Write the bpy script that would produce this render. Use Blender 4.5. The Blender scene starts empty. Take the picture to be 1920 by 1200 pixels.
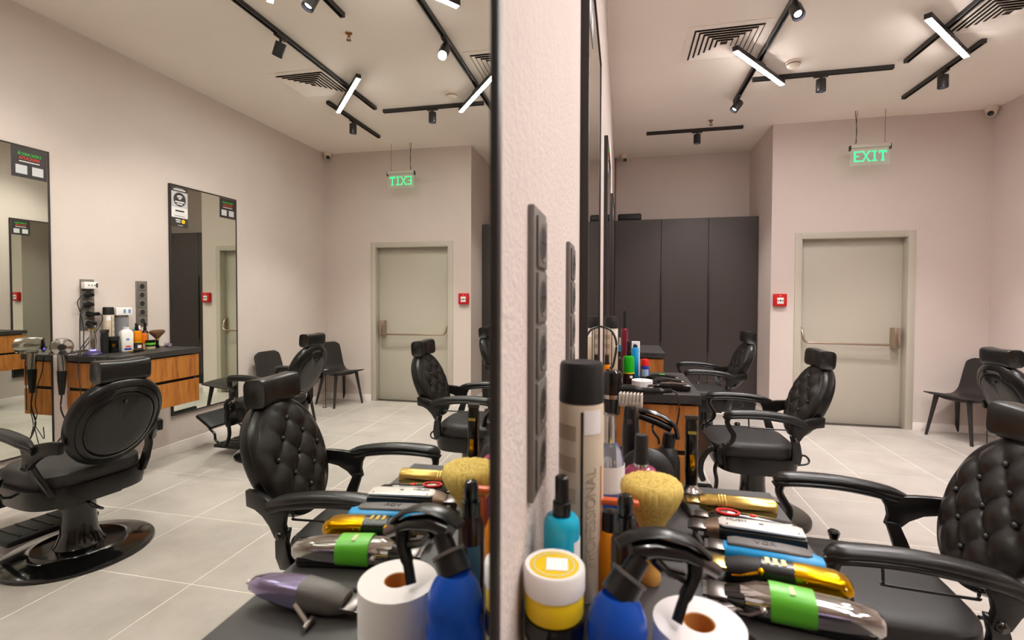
import bpy, bmesh, math, random
from mathutils import Vector, Matrix
random.seed(7)
SC = bpy.context.scene
COL = SC.collection
PI = math.pi

# ------------------------------------------------------------------ measures
H, WD, D, D2, XJ = 3.298, 3.7577, 5.8945, 6.8789, 1.7212   # ceiling, opposite wall, door wall, niche back, niche side
YB = -4.2                                                  # wall behind the camera
DW, ZW = 6.402, 2.3765                                     # wardrobe front, top
ZC = 0.955                                                 # counter tops

# ------------------------------------------------------------------ camera
cd = bpy.data.cameras.new('camera'); cam = bpy.data.objects.new('camera', cd); COL.objects.link(cam)
r = Vector((0.97473464, 0.22335609, 0.00210875)); u = Vector((-0.00735027, 0.02263833, 0.9997167)); f = Vector((-0.22324507, 0.97447399, -0.02370809))
M = Matrix.Identity(4)
for i in range(3):
    M[i][0], M[i][1], M[i][2] = r[i], u[i], -f[i]
M.translation = (0.1142, 0.0, 1.396)
cam.matrix_world = M
cd.sensor_width = 36.0; cd.lens = 36.0 * 908.02 / 1920
cd.shift_x = 1.25 / 1920; cd.shift_y = -22.43 / 1920
cd.clip_start = 0.01; cd.clip_end = 100
cd.dof.use_dof = True; cd.dof.focus_distance = 3.2; cd.dof.aperture_fstop = 5.0
SC.camera = cam

# ------------------------------------------------------------------ world, exposure
w = bpy.data.worlds.new('world'); SC.world = w; w.use_nodes = True
w.node_tree.nodes['Background'].inputs[0].default_value = (0.5, 0.45, 0.42, 1)
w.node_tree.nodes['Background'].inputs[1].default_value = 0.1
vs = SC.view_settings
vs.view_transform = 'Standard'; vs.look = 'None'; vs.exposure = 1.3; vs.gamma = 1.0; vs.use_curve_mapping = False
SC.cycles.use_denoising = True
SC.cycles.sample_clamp_indirect = 4.0
SC.cycles.max_bounces = 14; SC.cycles.diffuse_bounces = 6; SC.cycles.glossy_bounces = 8; SC.cycles.transmission_bounces = 8
LED_STRENGTH = 75.0
SPOT_WATT = 36.0
LIGHT_COL = (1.0, 0.955, 0.935)

# ------------------------------------------------------------------ materials
def lin(c):
    out = []
    for v in c[:3]:
        v = v / 255.0
        out.append(v / 12.92 if v <= 0.04045 else ((v + 0.055) / 1.055) ** 2.4)
    return (out[0], out[1], out[2], 1.0)
MATS = {}
def mat(name, rgb=(128, 128, 128), rough=0.5, metal=0.0, trans=0.0, emit=None, estr=0.0, coat=0.0, ior=1.45, spec=0.5, alpha=1.0):
    if name in MATS: return MATS[name]
    m = bpy.data.materials.new(name); m.use_nodes = True
    b = m.node_tree.nodes['Principled BSDF']
    b.inputs['Base Color'].default_value = lin(rgb)
    b.inputs['Roughness'].default_value = rough
    b.inputs['Metallic'].default_value = metal
    b.inputs['Transmission Weight'].default_value = trans
    b.inputs['Coat Weight'].default_value = coat
    b.inputs['IOR'].default_value = ior
    b.inputs['Specular IOR Level'].default_value = spec
    b.inputs['Alpha'].default_value = alpha
    if emit:
        b.inputs['Emission Color'].default_value = lin(emit); b.inputs['Emission Strength'].default_value = estr
    MATS[name] = m
    return m
def nodes(m):
    nt = m.node_tree
    return nt, nt.nodes['Principled BSDF']
def coord(nt, kind='Object', scale=(1, 1, 1)):
    tc = nt.nodes.new('ShaderNodeTexCoord'); mp = nt.nodes.new('ShaderNodeMapping')
    mp.inputs['Scale'].default_value = scale
    if kind == 'Position':
        g = nt.nodes.new('ShaderNodeNewGeometry'); nt.links.new(g.outputs['Position'], mp.inputs['Vector'])
    else:
        nt.links.new(tc.outputs[kind], mp.inputs['Vector'])
    return mp.outputs['Vector']
def noise(nt, vec, scale, detail=3.0, rough=0.55):
    n = nt.nodes.new('ShaderNodeTexNoise'); n.inputs['Scale'].default_value = scale
    n.inputs['Detail'].default_value = detail; n.inputs['Roughness'].default_value = rough
    nt.links.new(vec, n.inputs['Vector']); return n.outputs['Fac']
def ramp(nt, fac, stops):
    rp = nt.nodes.new('ShaderNodeValToRGB'); cr = rp.color_ramp
    while len(cr.elements) < len(stops): cr.elements.new(0.5)
    for e, (p, c) in zip(cr.elements, stops):
        e.position = p; e.color = lin(c)
    nt.links.new(fac, rp.inputs['Fac']); return rp.outputs['Color']
def bump(nt, b, h, strength, dist):
    bn = nt.nodes.new('ShaderNodeBump'); bn.inputs['Strength'].default_value = strength; bn.inputs['Distance'].default_value = dist
    nt.links.new(h, bn.inputs['Height']); nt.links.new(bn.outputs['Normal'], b.inputs['Normal'])
def colour(nt, b, c): nt.links.new(c, b.inputs['Base Color'])

def plaster(name, a, c, bs=0.35):
    m = mat(name, a, 0.85, spec=0.25); nt, b = nodes(m)
    v = coord(nt, 'Position')
    colour(nt, b, ramp(nt, noise(nt, v, 1.6, 4), [(0.3, a), (0.7, c)]))
    mx = nt.nodes.new('ShaderNodeMath'); mx.operation = 'ADD'
    nt.links.new(noise(nt, v, 38, 3), mx.inputs[0])
    vo = nt.nodes.new('ShaderNodeTexNoise'); vo.inputs['Scale'].default_value = 120; vo.inputs['Detail'].default_value = 2
    nt.links.new(v, vo.inputs['Vector']); nt.links.new(vo.outputs['Fac'], mx.inputs[1])
    bump(nt, b, mx.outputs[0], bs, 0.012)
    return m
M_WALL = plaster('wall_plaster', (213, 200, 194), (207, 193, 187), 0.26)
M_WALL2 = plaster('smooth_plaster', (212, 199, 192), (208, 194, 187), 0.06)
M_CEIL = plaster('ceiling_paint', (247, 239, 230), (244, 235, 226), 0.03)
m = mat('porcelain_tile', (176, 167, 158), 0.38); nt, b = nodes(m); v = coord(nt, 'Position', (1, 1, 1)); M_TILE = m
n1 = noise(nt, v, 2.1, 8, 0.62); colour(nt, b, ramp(nt, n1, [(0.30, (162, 154, 147)), (0.5, (177, 169, 162)), (0.72, (191, 183, 176))]))
M_GROUT = mat('grout', (232, 224, 214), 0.9)
M_BASEB = mat('baseboard_white', (228, 218, 212), 0.45)
M_DOOR = mat('door_sage', (186, 179, 165), 0.45)
m = mat('wardrobe_charcoal', (62, 54, 52), 0.5); M_WARD = m; nt, b = nodes(m); v = coord(nt, 'Object', (30, 30, 1.2)); bump(nt, b, noise(nt, v, 6, 3), 0.08, 0.002)
m = mat('worktop_slate', (66, 62, 61), 0.48); M_TOP = m; nt, b = nodes(m); v = coord(nt, 'Position', (1, 1, 1))
colour(nt, b, ramp(nt, noise(nt, v, 9, 6), [(0.35, (46, 43, 42)), (0.65, (60, 56, 55))]))
m = mat('oak_veneer', (176, 112, 52), 0.45); M_WOOD = m; nt, b = nodes(m); v = coord(nt, 'Position', (9, 9, 0.9))
g1 = noise(nt, v, 3.2, 8, 0.65); colour(nt, b, ramp(nt, g1, [(0.28, (122, 68, 26)), (0.45, (168, 102, 44)), (0.6, (188, 122, 58)), (0.78, (150, 88, 36))])); bump(nt, b, g1, 0.12, 0.003)
m = mat('black_leather', (22, 21, 21), 0.33, spec=0.6); M_LEATHER = m; nt, b = nodes(m); v = coord(nt, 'Object', (1, 1, 1)); bump(nt, b, noise(nt, v, 260, 3), 0.12, 0.0012)
m = mat('grey_black_vinyl', (42, 40, 40), 0.5); M_VINYL = m; nt, b = nodes(m); v = coord(nt, 'Object', (1, 1, 1)); bump(nt, b, noise(nt, v, 300, 2), 0.08, 0.001)
M_PLASTIC = mat('black_plastic', (18, 17, 17), 0.28)
M_GLOSS = mat('gloss_black', (13, 12, 12), 0.14, coat=0.4)
M_MATTE = mat('matte_black', (22, 21, 21), 0.5)
M_DINE = mat('dark_plastic_seat', (42, 38, 37), 0.4)
M_METAL_BLACK = mat('black_metal', (34, 30, 29), 0.4)
M_FRAME = mat('mirror_frame_black', (44, 38, 36), 0.45)
M_CHROME = mat('chrome', (200, 198, 196), 0.12, 1.0)
M_STEEL = mat('brushed_steel', (190, 172, 155), 0.3, 1.0)
M_DKSTEEL = mat('dark_steel', (110, 104, 102), 0.3, 1.0)
M_GOLD = mat('polished_gold', (236, 204, 118), 0.24, 1.0)
M_GOLD2 = mat('yellow_gold', (214, 160, 10), 0.22, 1.0)
M_WHITE = mat('white_plastic', (232, 228, 224), 0.4)
M_PAPER = mat('paper_white', (236, 230, 230), 0.9)
M_CARD = mat('brown_card', (200, 136, 70), 0.9)
M_RED = mat('alarm_red', (190, 16, 18), 0.4)
M_SOCKET = mat('socket_grey', (112, 105, 100), 0.42)
M_SOCKETD = mat('socket_recess', (40, 36, 35), 0.6)
M_MIRROR = mat('mirror_glass', (232, 236, 228), 0.0, 1.0)
M_LED = mat('led_diffuser', (255, 255, 255), 0.5, emit=(255, 250, 246), estr=LED_STRENGTH)
M_LENS = mat('lamp_lens', (255, 255, 255), 0.3, emit=(226, 230, 255), estr=3.0)
M_EXIT = mat('exit_green', (60, 220, 140), 0.4, emit=(50, 225, 140), estr=0.55)
M_STK = mat('sticker_black', (52, 44, 46), 0.4)
M_GREEN = mat('print_green', (60, 200, 60), 0.5)
M_ORANGE = mat('print_orange', (232, 70, 20), 0.5)
M_PRINTW = mat('print_white', (225, 220, 220), 0.5)
M_PRINTG = mat('print_grey', (196, 196, 200), 0.5)
M_PRINTK = mat('print_dark', (58, 52, 52), 0.5)
M_YELLOW = mat('lid_yellow', (226, 190, 14), 0.4)
M_TEAL = mat('teal_plastic', (22, 164, 196), 0.3)
M_BEIGE = mat('can_beige', (206, 190, 168), 0.4)
M_BEIGE2 = mat('can_print', (176, 158, 136), 0.45)
M_CREAM = mat('label_cream', (206, 200, 160), 0.5)
M_BLUELIQ = mat('blue_translucent', (44, 112, 240), 0.1, trans=0.6, ior=1.25)
M_CLEAR = mat('clear_plastic', (232, 236, 246), 0.06, trans=0.92, ior=1.3)
M_AMBER = mat('amber_liquid', (236, 140, 18), 0.12, trans=0.2, ior=1.3)
M_DKGLASS = mat('dark_bottle', (44, 22, 18), 0.15)
M_WINE = mat('wine_bottle', (110, 20, 40), 0.15)
M_GREENB = mat('green_bottle', (20, 168, 20), 0.25)
M_BLUEB = mat('blue_bottle', (20, 160, 220), 0.25)
M_NAVY = mat('navy_can', (40, 60, 150), 0.35)
M_REDCAP = mat('red_cap', (226, 34, 24), 0.35)
M_PINK = mat('pink_liquid', (190, 80, 120), 0.12, trans=0.45, ior=1.3)
M_BRISTLE = mat('blond_bristle', (218, 190, 96), 0.85)
m = M_BRISTLE; nt, b = nodes(m); v = coord(nt, 'Object', (120, 120, 6)); n1 = noise(nt, v, 2.5, 4)
colour(nt, b, ramp(nt, n1, [(0.3, (182, 150, 66)), (0.5, (208, 180, 94)), (0.7, (224, 200, 120))])); bump(nt, b, n1, 0.5, 0.003)
M_LTWOOD = mat('light_wood', (214, 160, 84), 0.5)
M_TAPE = mat('green_tape', (98, 190, 50), 0.35)
M_SKY = mat('clipper_blue', (24, 150, 214), 0.35)
M_GREYPAD = mat('clipper_grey', (92, 86, 84), 0.45)
M_IRID = mat('iridescent_purple', (172, 162, 204), 0.16, 0.9)
M_PURPLED = mat('purple_dark', (58, 36, 74), 0.25, 0.6)
M_REDRING = mat('red_ring', (220, 40, 30), 0.35)
M_CORD = mat('black_cord', (38, 34, 33), 0.55)
M_DETECT = mat('detector_white', (220, 206, 190), 0.5)
M_VENTD = mat('vent_dark', (58, 46, 44), 0.8)
M_BROWNH = mat('brown_hair', (96, 66, 42), 0.8)
M_PLED = mat('purple_led', (120, 110, 255), 0.4, emit=(110, 100, 255), estr=3.0)
M_ORNOZ = mat('orange_nozzle', (196, 84, 34), 0.4)
M_SPRINK = mat('sprinkler_brass', (150, 110, 70), 0.3, 1.0)
def acrylic(name, tint, fac):
    m = bpy.data.materials.new(name); m.use_nodes = True; nt = m.node_tree
    o = nt.nodes['Material Output']; b = nt.nodes['Principled BSDF']
    b.inputs['Base Color'].default_value = lin(tint); b.inputs['Roughness'].default_value = 0.1
    t = nt.nodes.new('ShaderNodeBsdfTransparent'); mx = nt.nodes.new('ShaderNodeMixShader'); mx.inputs[0].default_value = fac
    nt.links.new(t.outputs[0], mx.inputs[1]); nt.links.new(b.outputs[0], mx.inputs[2]); nt.links.new(mx.outputs[0], o.inputs[0])
    return m
M_ACRYL = acrylic('clear_acrylic', (210, 230, 214), 0.14)

# ------------------------------------------------------------------ mesh helpers
def cr(pts, n=6):
    """Catmull-Rom through points"""
    P = [Vector(p) for p in pts]; out = []
    for i in range(len(P) - 1):
        p0 = P[i - 1] if i else P[0] * 2 - P[1]; p1, p2 = P[i], P[i + 1]
        p3 = P[i + 2] if i + 2 < len(P) else P[-1] * 2 - P[-2]
        for k in range(n):
            t = k / n
            out.append(0.5 * ((2 * p1) + (p2 - p0) * t + (2 * p0 - 5 * p1 + 4 * p2 - p3) * t * t + (3 * p1 - p0 - 3 * p2 + p3) * t ** 3))
    out.append(P[-1]); return out

class MB:
    def __init__(self): self.v = []; self.f = []
    def add(self, vs, fs):
        o = len(self.v); self.v += [Vector(p) for p in vs]; self.f += [tuple(i + o for i in q) for q in fs]; return self
    def box(self, x0, x1, y0, y1, z0, z1):
        return self.add([(x0,y0,z0),(x1,y0,z0),(x1,y1,z0),(x0,y1,z0),(x0,y0,z1),(x1,y0,z1),(x1,y1,z1),(x0,y1,z1)],
                        [(0,3,2,1),(4,5,6,7),(0,1,5,4),(1,2,6,5),(2,3,7,6),(3,0,4,7)])
    def rings(self, R, cap0=True, cap1=True):
        n = len(R[0]); vs = [p for q in R for p in q]; fs = []
        for i in range(len(R) - 1):
            for j in range(n):
                k = (j + 1) % n
                fs.append((i*n+j, i*n+k, (i+1)*n+k, (i+1)*n+j))
        if cap0: fs.append(tuple(reversed(range(n))))
        if cap1: fs.append(tuple(range((len(R)-1)*n, len(R)*n)))
        return self.add(vs, fs)
    def lathe(self, prof, seg=24, c=(0,0,0), mx=None, caps=True):
        R = []
        for rr, z in prof:
            R.append([Vector((max(rr, 1e-5)*math.cos(2*PI*j/seg), max(rr, 1e-5)*math.sin(2*PI*j/seg), z)) for j in range(seg)])
        if mx is not None: R = [[mx @ p for p in q] for q in R]
        c = Vector(c); R = [[p + c for p in q] for q in R]
        return self.rings(R, caps, caps)
    def cyl(self, p0, p1, r0, r1=None, seg=16):
        p0, p1 = Vector(p0), Vector(p1); r1 = r0 if r1 is None else r1
        d = (p1 - p0); L = d.length; q = d.to_track_quat('Z', 'Y').to_matrix()
        return self.lathe([(r0, 0), (r1, L)], seg, p0, q)
    def tube(self, pts, rad, seg=8, up=(0,0,1)):
        P = [Vector(p) for p in pts]; up = Vector(up); R = []
        for i, p in enumerate(P):
            t = (P[min(i+1, len(P)-1)] - P[max(i-1, 0)]).normalized()
            s = t.cross(up)
            if s.length < 1e-3: s = t.cross(Vector((0.3, 1, 0.1)))
            s.normalize(); n = s.cross(t).normalized()
            ra = rad[i] if isinstance(rad, (list, tuple)) and isinstance(rad[0], (list, tuple)) else (rad[i], rad[i]) if isinstance(rad, (list, tuple)) else (rad, rad)
            R.append([p + s*ra[0]*math.cos(2*PI*j/seg) + n*ra[1]*math.sin(2*PI*j/seg) for j in range(seg)])
        return self.rings(R)
    def sphere(self, c, r, seg=12, rows=8):
        r = (r, r, r) if not isinstance(r, (tuple, list)) else r
        R = []
        for i in range(rows + 1):
            a = -PI/2 + PI*i/rows; k = max(math.cos(a), 1e-4)
            R.append([Vector((c[0]+r[0]*k*math.cos(2*PI*j/seg), c[1]+r[1]*k*math.sin(2*PI*j/seg), c[2]+r[2]*math.sin(a))) for j in range(seg)])
        return self.rings(R)
    def prism(self, poly, a, b, place):
        """2-D polygon extruded from a to b; place(p, q, t) -> xyz"""
        n = len(poly)
        vs = [place(p, q, a) for p, q in poly] + [place(p, q, b) for p, q in poly]
        fs = [tuple(range(n)), tuple(reversed(range(n, 2*n)))] + [(i, i+n, (i+1) % n + n, (i+1) % n) for i in range(n)]
        return self.add(vs, fs)
    def ribbon(self, prof, hw, th, nw=8, sag=None, crown=0.0):
        """thick strip along prof [(x,z)], half widths hw per point, in y; sag(i,t) lowers along the normal"""
        n = len(prof); top = []; bot = []
        for i, (x, z) in enumerate(prof):
            a = prof[max(i-1, 0)]; c = prof[min(i+1, n-1)]
            tx, tz = c[0]-a[0], c[1]-a[1]; L = math.hypot(tx, tz) or 1; nx, nz = -tz/L, tx/L
            for j in range(nw + 1):
                t = -1 + 2*j/nw; d = sag(i, t) if sag else 0.0
                top.append((x + nx*(th/2+d), t*hw[i], z + nz*(th/2+d)))
                bot.append((x - nx*(th/2-d), t*hw[i], z - nz*(th/2-d)))
        m = nw + 1; N = n*m; fs = []
        for i in range(n-1):
            for j in range(nw):
                a = i*m+j; fs.append((a, a+1, a+m+1, a+m)); fs.append((N+a, N+a+m, N+a+m+1, N+a+1))
        for i in range(n-1):
            a = i*m; fs.append((a, a+m, N+a+m, N+a)); a = i*m+nw; fs.append((a, N+a, N+a+m, a+m))
        for j in range(nw):
            fs.append((j, N+j, N+j+1, j+1)); a = (n-1)*m+j; fs.append((a, a+1, N+a+1, N+a))
        return self.add(top+bot, fs)
    def mul(self, mx):
        self.v = [mx @ p for p in self.v]; return self
    def mesh(self, name, mats, bevel=0.0, seg=2, ang=40):
        me = bpy.data.meshes.new(name); bm = bmesh.new()
        vv = [bm.verts.new(p) for p in self.v]
        for q in self.f:
            try: bm.faces.new([vv[i] for i in q])
            except ValueError: pass
        bmesh.ops.remove_doubles(bm, verts=bm.verts, dist=1e-6)
        bmesh.ops.recalc_face_normals(bm, faces=bm.faces)
        if bevel > 0:
            ed = [e for e in bm.edges if len(e.link_faces) == 2 and e.calc_face_angle(0) > math.radians(35)]
            bmesh.ops.bevel(bm, geom=ed, offset=bevel, segments=seg, profile=0.5, affect='EDGES', clamp_overlap=True)
        bm.to_mesh(me); bm.free()
        me.materials.append(mats)
        me.polygons.foreach_set('use_smooth', [True]*len(me.polygons))
        me.set_sharp_from_angle(angle=math.radians(ang))
        return me
    def build(self, name, m, parent=None, bevel=0.0, seg=2, ang=40, **kw):
        o = bpy.data.objects.new(name, self.mesh(name, m, bevel, seg, ang)); COL.objects.link(o)
        if parent is not None: o.parent = parent
        for k, val in kw.items(): o[k] = val
        return o
def inst(name, me, parent=None, loc=(0,0,0), rot=(0,0,0)):
    o = bpy.data.objects.new(name, me); COL.objects.link(o); o.parent = parent; o.location = loc; o.rotation_euler = rot; return o
def tag(o, label, cat, group=None):
    o['label'] = label; o['category'] = cat
    if group: o['group'] = group
    return o
def thing(name, label, cat, loc=(0,0,0), rotz=0.0, group=None):
    o = bpy.data.objects.new(name, None); COL.objects.link(o); o.empty_display_size = 0.05
    o.location = loc; o.rotation_euler = (0, 0, rotz)
    return tag(o, label, cat, group)
def struct(o): o['kind'] = 'structure'; return o
def copy_tree(o, parent=None):
    c = o.copy(); COL.objects.link(c); c.parent = parent
    for ch in list(o.children): copy_tree(ch, c)
    return c
def sup(n, a, b, e=2.4, seg=32, c=(0, 0)):
    """superellipse ring points (x,y)"""
    out = []
    for j in range(n):
        t = 2*PI*j/n; ct, st = math.cos(t), math.sin(t)
        out.append((c[0] + a*math.copysign(abs(ct)**(2/e), ct), c[1] + b*math.copysign(abs(st)**(2/e), st)))
    return out
def loftz(levels, n=40):
    """levels: (z, x0, x1, halfwidth, exponent)"""
    R = []
    for z, x0, x1, hw, e in levels:
        R.append([Vector((p[0], p[1], z)) for p in sup(n, (x1-x0)/2, hw, e, c=((x0+x1)/2, 0))])
    return MB().rings(R)
def loftx(levels, n=24, e=3.0):
    """levels: (x, yc, zc, hy, hz)"""
    R = []
    for L in levels:
        x, yc, zc, hy, hz = L[:5]; ee = L[5] if len(L) > 5 else e
        R.append([Vector((x, p[0], p[1])) for p in sup(n, hy, hz, ee, c=(yc, zc))])
    return MB().rings(R)
def text(string, size, name, m, parent, origin, ax, ay, extrude=0.0006, align='CENTER'):
    cu = bpy.data.curves.new('t', 'FONT'); cu.body = string; cu.size = size; cu.align_x = align; cu.align_y = 'CENTER'; cu.extrude = extrude
    ob = bpy.data.objects.new('t', cu); COL.objects.link(ob); bpy.context.view_layer.update()
    me = bpy.data.meshes.new_from_object(ob.evaluated_get(bpy.context.evaluated_depsgraph_get()))
    bpy.data.objects.remove(ob); bpy.data.curves.remove(cu)
    ax, ay = Vector(ax), Vector(ay); az = ax.cross(ay)
    mx = Matrix(((ax[0], ay[0], az[0], origin[0]), (ax[1], ay[1], az[1], origin[1]), (ax[2], ay[2], az[2], origin[2]), (0,0,0,1)))
    me.transform(mx); me.materials.clear(); me.materials.append(m)
    o = bpy.data.objects.new(name, me); COL.objects.link(o); o.parent = parent; return o

# ------------------------------------------------------------------ room shell
T = 0.15
fl = struct(MB().box(-T, WD+T, YB-T, D2+T, -0.12, -0.0012).build('floor', M_GROUT))
xl = [0.0, 0.186, 0.764, 1.342, 1.920, 2.498, 3.076, 3.654, WD]
yl = [1.93 + 0.6025*k for k in range(-11, 8)]
tilemesh = {}
for i in range(len(xl)-1):
    for j in range(len(yl)-1):
        y0, y1 = max(yl[j], YB), yl[j+1]
        if y1 <= YB or (y0 > 6.2 and xl[i] > XJ) or (y0 > 6.1 and xl[i+1] > XJ+0.3): continue
        sx, sy = round(xl[i+1]-xl[i]-0.006, 4), round(y1-y0-0.006, 4)
        if (sx, sy) not in tilemesh:
            tilemesh[(sx, sy)] = MB().box(-sx/2, sx/2, -sy/2, sy/2, -0.004, 0).mesh('tile', M_TILE, bevel=0.0004, seg=1)
        inst('tile', tilemesh[(sx, sy)], fl, ((xl[i]+xl[i+1])/2, (y0+y1)/2, 0))
struct(MB().box(-T, WD+T, YB-T, D2+T, H, H+0.12).build('ceiling', M_CEIL))
struct(MB().box(-T, 0, YB, D2, 0, H).build('wall_left', M_WALL))
struct(MB().box(WD, WD+T, YB, D, 0, H).build('wall_right', M_WALL))
struct(MB().box(-T, WD+T, YB-T, YB, 0, H).build('wall_front', M_WALL2))
DL, DR, DT = 1.9598, 3.1002, 2.10
wb = MB().box(XJ, DL+0.03, D, D2, 0, H).box(DR-0.03, WD+T, D, D2, 0, H).box(DL+0.03, DR-0.03, D, D2, DT-0.03, H)
struct(wb.build('wall_back', M_WALL2))
struct(MB().box(-T, WD+T, D2, D2+T, 0, H).build('wall_niche', M_WALL2))
def bboard(name, pts, nrm):
    (x0, y0), (x1, y1) = pts; nx, ny = nrm; t = 0.012
    prof = [(0, 0), (t, 0), (t, 0.06), (t*0.55, 0.068), (t*0.55, 0.076), (0, 0.08)]
    mb = MB(); n = len(prof)
    vs = [(x0+nx*p, y0+ny*p, z) for p, z in prof] + [(x1+nx*p, y1+ny*p, z) for p, z in prof]
    mb.add(vs, [tuple(range(n)), tuple(reversed(range(n, 2*n)))] + [(i, i+n, (i+1) % n+n, (i+1) % n) for i in range(n)])
    return struct(mb.build(name, M_BASEB))
bboard('baseboard_right', ((WD, YB), (WD, D)), (-1, 0))
bboard('baseboard_left', ((0, YB), (0, DW)), (1, 0))
bboard('baseboard_back', ((DR, D), (WD, D)), (0, -1))
bboard('baseboard_back_2', ((XJ, D), (DL, D)), (0, -1))
bboard('baseboard_niche', ((XJ, D), (XJ, DW)), (-1, 0))
struct(MB().box(0.0, 0.02, D2-0.03, D2, ZW, H).build('trim_1', mat('trim_brown', (150, 118, 104), 0.7)))

# ------------------------------------------------------------------ door
dr = struct(thing('door_1', 'sage green metal fire exit door in the far wall', 'door', (0, 0, 0)))
fi = 0.068
fm = MB()
fm.box(DL, DL+fi, D-0.012, D+0.10, 0, DT).build('door_frame', M_DOOR, dr, bevel=0.002, label='left jamb')
MB().box(DR-fi, DR, D-0.012, D+0.10, 0, DT).build('door_frame', M_DOOR, dr, bevel=0.002)
MB().box(DL+fi, DR-fi, D-0.012, D+0.10, DT-fi, DT).build('door_frame', M_DOOR, dr, bevel=0.002)
MB().box(DL+0.03, DR-0.03, D+0.10, D+0.15, 0.004, DT-0.03).build('door_leaf', M_DOOR, dr, bevel=0.002)
MB().box(DL+fi, DR-fi, D+0.02, D+0.10, 0, 0.004).build('threshold', M_DKSTEEL, dr)
pb = MB().tube(cr([(2.045, D+0.098, 1.06), (2.05, D+0.05, 1.045), (2.055, D+0.02, 1.0), (2.062, D+0.005, 0.935), (2.085, D, 0.905), (2.13, D, 0.897), (2.5, D, 0.893), (2.93, D, 0.889)], 5), 0.0125, 10).build('push_bar', M_STEEL, dr)
MB().box(2.925, 2.985, D-0.005, D+0.10, 0.855, 1.07).build('push_bar_bracket', M_STEEL, dr, bevel=0.01)
MB().box(2.028, 2.062, D+0.085, D+0.10, 0.86, 1.075).build('push_bar_bracket', M_STEEL, dr, bevel=0.005)

# ------------------------------------------------------------------ wardrobe in the niche
wr = thing('wardrobe', 'tall charcoal fitted wardrobe with three plain doors in the niche', 'wardrobe', (0, 0, 0))
MB().box(0.004, XJ-0.003, DW+0.02, D2-0.02, 0.0, ZW).build('body', M_WARD, wr)
for i, (a, b_) in enumerate([(0.014, 0.587), (0.587, 1.149), (1.149, XJ-0.002)]):
    MB().box(a+0.0025, b_-0.0025, DW, DW+0.02, 0.16, ZW).build('wardrobe_door', M_WARD, wr, bevel=0.0015, seg=1)
MB().box(0.014, XJ-0.02, DW+0.018, DW+0.03, 0.0, 0.155).build('plinth', M_MATTE, wr)
for x, z0, z1 in [(0.5925, 0.83, 1.697), (1.1545, 0.71, 1.692)]:
    MB().box(x-0.008, x+0.008, DW-0.016, DW, z0, z1).build('handle', M_MATTE, wr, bevel=0.003)
bc = tag(MB().box(0.05, 0.345, DW+0.02, DW+0.26, ZW, ZW+0.088).build('storage_case', M_MATTE, None, bevel=0.022, seg=4), 'low black rounded case lying on top of the wardrobe', 'case')

# ------------------------------------------------------------------ fire alarm, exit sign, cameras
fa = thing('fire_alarm_button', 'small red square fire alarm call point left of the door', 'alarm button', (1.809, D, 1.364))
MB().box(-0.066, 0.066, -0.045, 0, -0.07, 0.07).build('housing', M_RED, fa, bevel=0.008, seg=3)
MB().box(-0.033, 0.033, -0.049, -0.044, -0.042, 0.026).build('press_panel', M_WHITE, fa, bevel=0.002)
MB().cyl((0, -0.052, -0.006), (0, -0.048, -0.006), 0.009).build('dot', M_MATTE, fa)
for s in (-1, 1):
    MB().prism([(s*0.028, -0.016), (s*0.028, 0.004), (s*0.014, -0.006)], -0.052, -0.048, lambda p, q, t: (p, t, q)).build('arrow', M_PRINTK, fa)
MB().cyl((0, -0.049, 0.046), (0, -0.044, 0.046), 0.008).build('indicator', mat('pink_lamp', (250, 130, 120), 0.3), fa)

ex = thing('exit_sign', 'clear hanging sign with green EXIT letters above the door', 'exit sign', (2.558, 5.65, 2.74))
MB().box(-0.18, 0.18, -0.02, 0.02, 0.178, 0.215).build('housing', mat('sign_housing', (196, 190, 178), 0.5), ex, bevel=0.004)
MB().box(-0.178, 0.178, -0.004, 0.004, 0.0, 0.178).build('panel', M_ACRYL, ex)
for ch, x in zip('EXIT', (-0.113, -0.036, 0.04, 0.113)):
    hh, wd, st = 0.052, 0.03, 0.0085
    mb = MB(); Bx = lambda a, b_, c_, d_: mb.box(x+a, x+b_, -0.0065, -0.0045, 0.092+c_, 0.092+d_)
    if ch == 'E':
        Bx(-wd, -wd+0.013, -hh, hh)
        for q in (-hh, hh-st*1.4): Bx(-wd, wd, q, q+st*1.4)
        Bx(-wd, wd*0.4, -st*0.6, st*0.6)
    elif ch == 'X':
        for s in (-1, 1):
            mb.prism([(x-s*wd-0.006, 0.092-hh), (x-s*wd+0.006, 0.092-hh), (x+s*wd+0.006, 0.092+hh), (x+s*wd-0.006, 0.092+hh)], -0.0065, -0.0045, lambda p, q, t: (p, t, q))
        for s in (-1, 1):
            for q in (-hh, hh-st): Bx(s*wd-0.013, s*wd+0.013, q, q+st)
    elif ch == 'I':
        Bx(-0.0075, 0.0075, -hh, hh); Bx(-0.022, 0.022, -hh, -hh+st*1.3); Bx(-0.022, 0.022, hh-st*1.3, hh)
    else:
        Bx(-0.0075, 0.0075, -hh, hh); Bx(-wd, wd, hh-st*1.6, hh); Bx(-0.016, 0.016, -hh, -hh+st)
        for s in (-1, 1): Bx(s*wd-0.005, s*wd+0.005, hh-0.026, hh)
    mb.build('letter', M_EXIT, ex)
MB().tube(cr([(-0.14, 0, 0.215), (-0.128, 0.004, 0.25), (-0.122, 0, 0.36), (-0.138, 0, H-2.74)], 5), 0.0028, 6).build('cable', M_CORD, ex)
MB().tube(cr([(-0.121, 0, 0.215), (-0.126, 0, 0.32), (-0.124, 0.003, 0.42), (-0.118, 0, H-2.74)], 5), 0.0022, 6).build('cable', M_CORD, ex)
MB().cyl((0.131, 0, 0.215), (0.131, 0, H-2.74), 0.0024, seg=6).build('chain', mat('chain_brown', (120, 92, 84), 0.5), ex)
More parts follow.
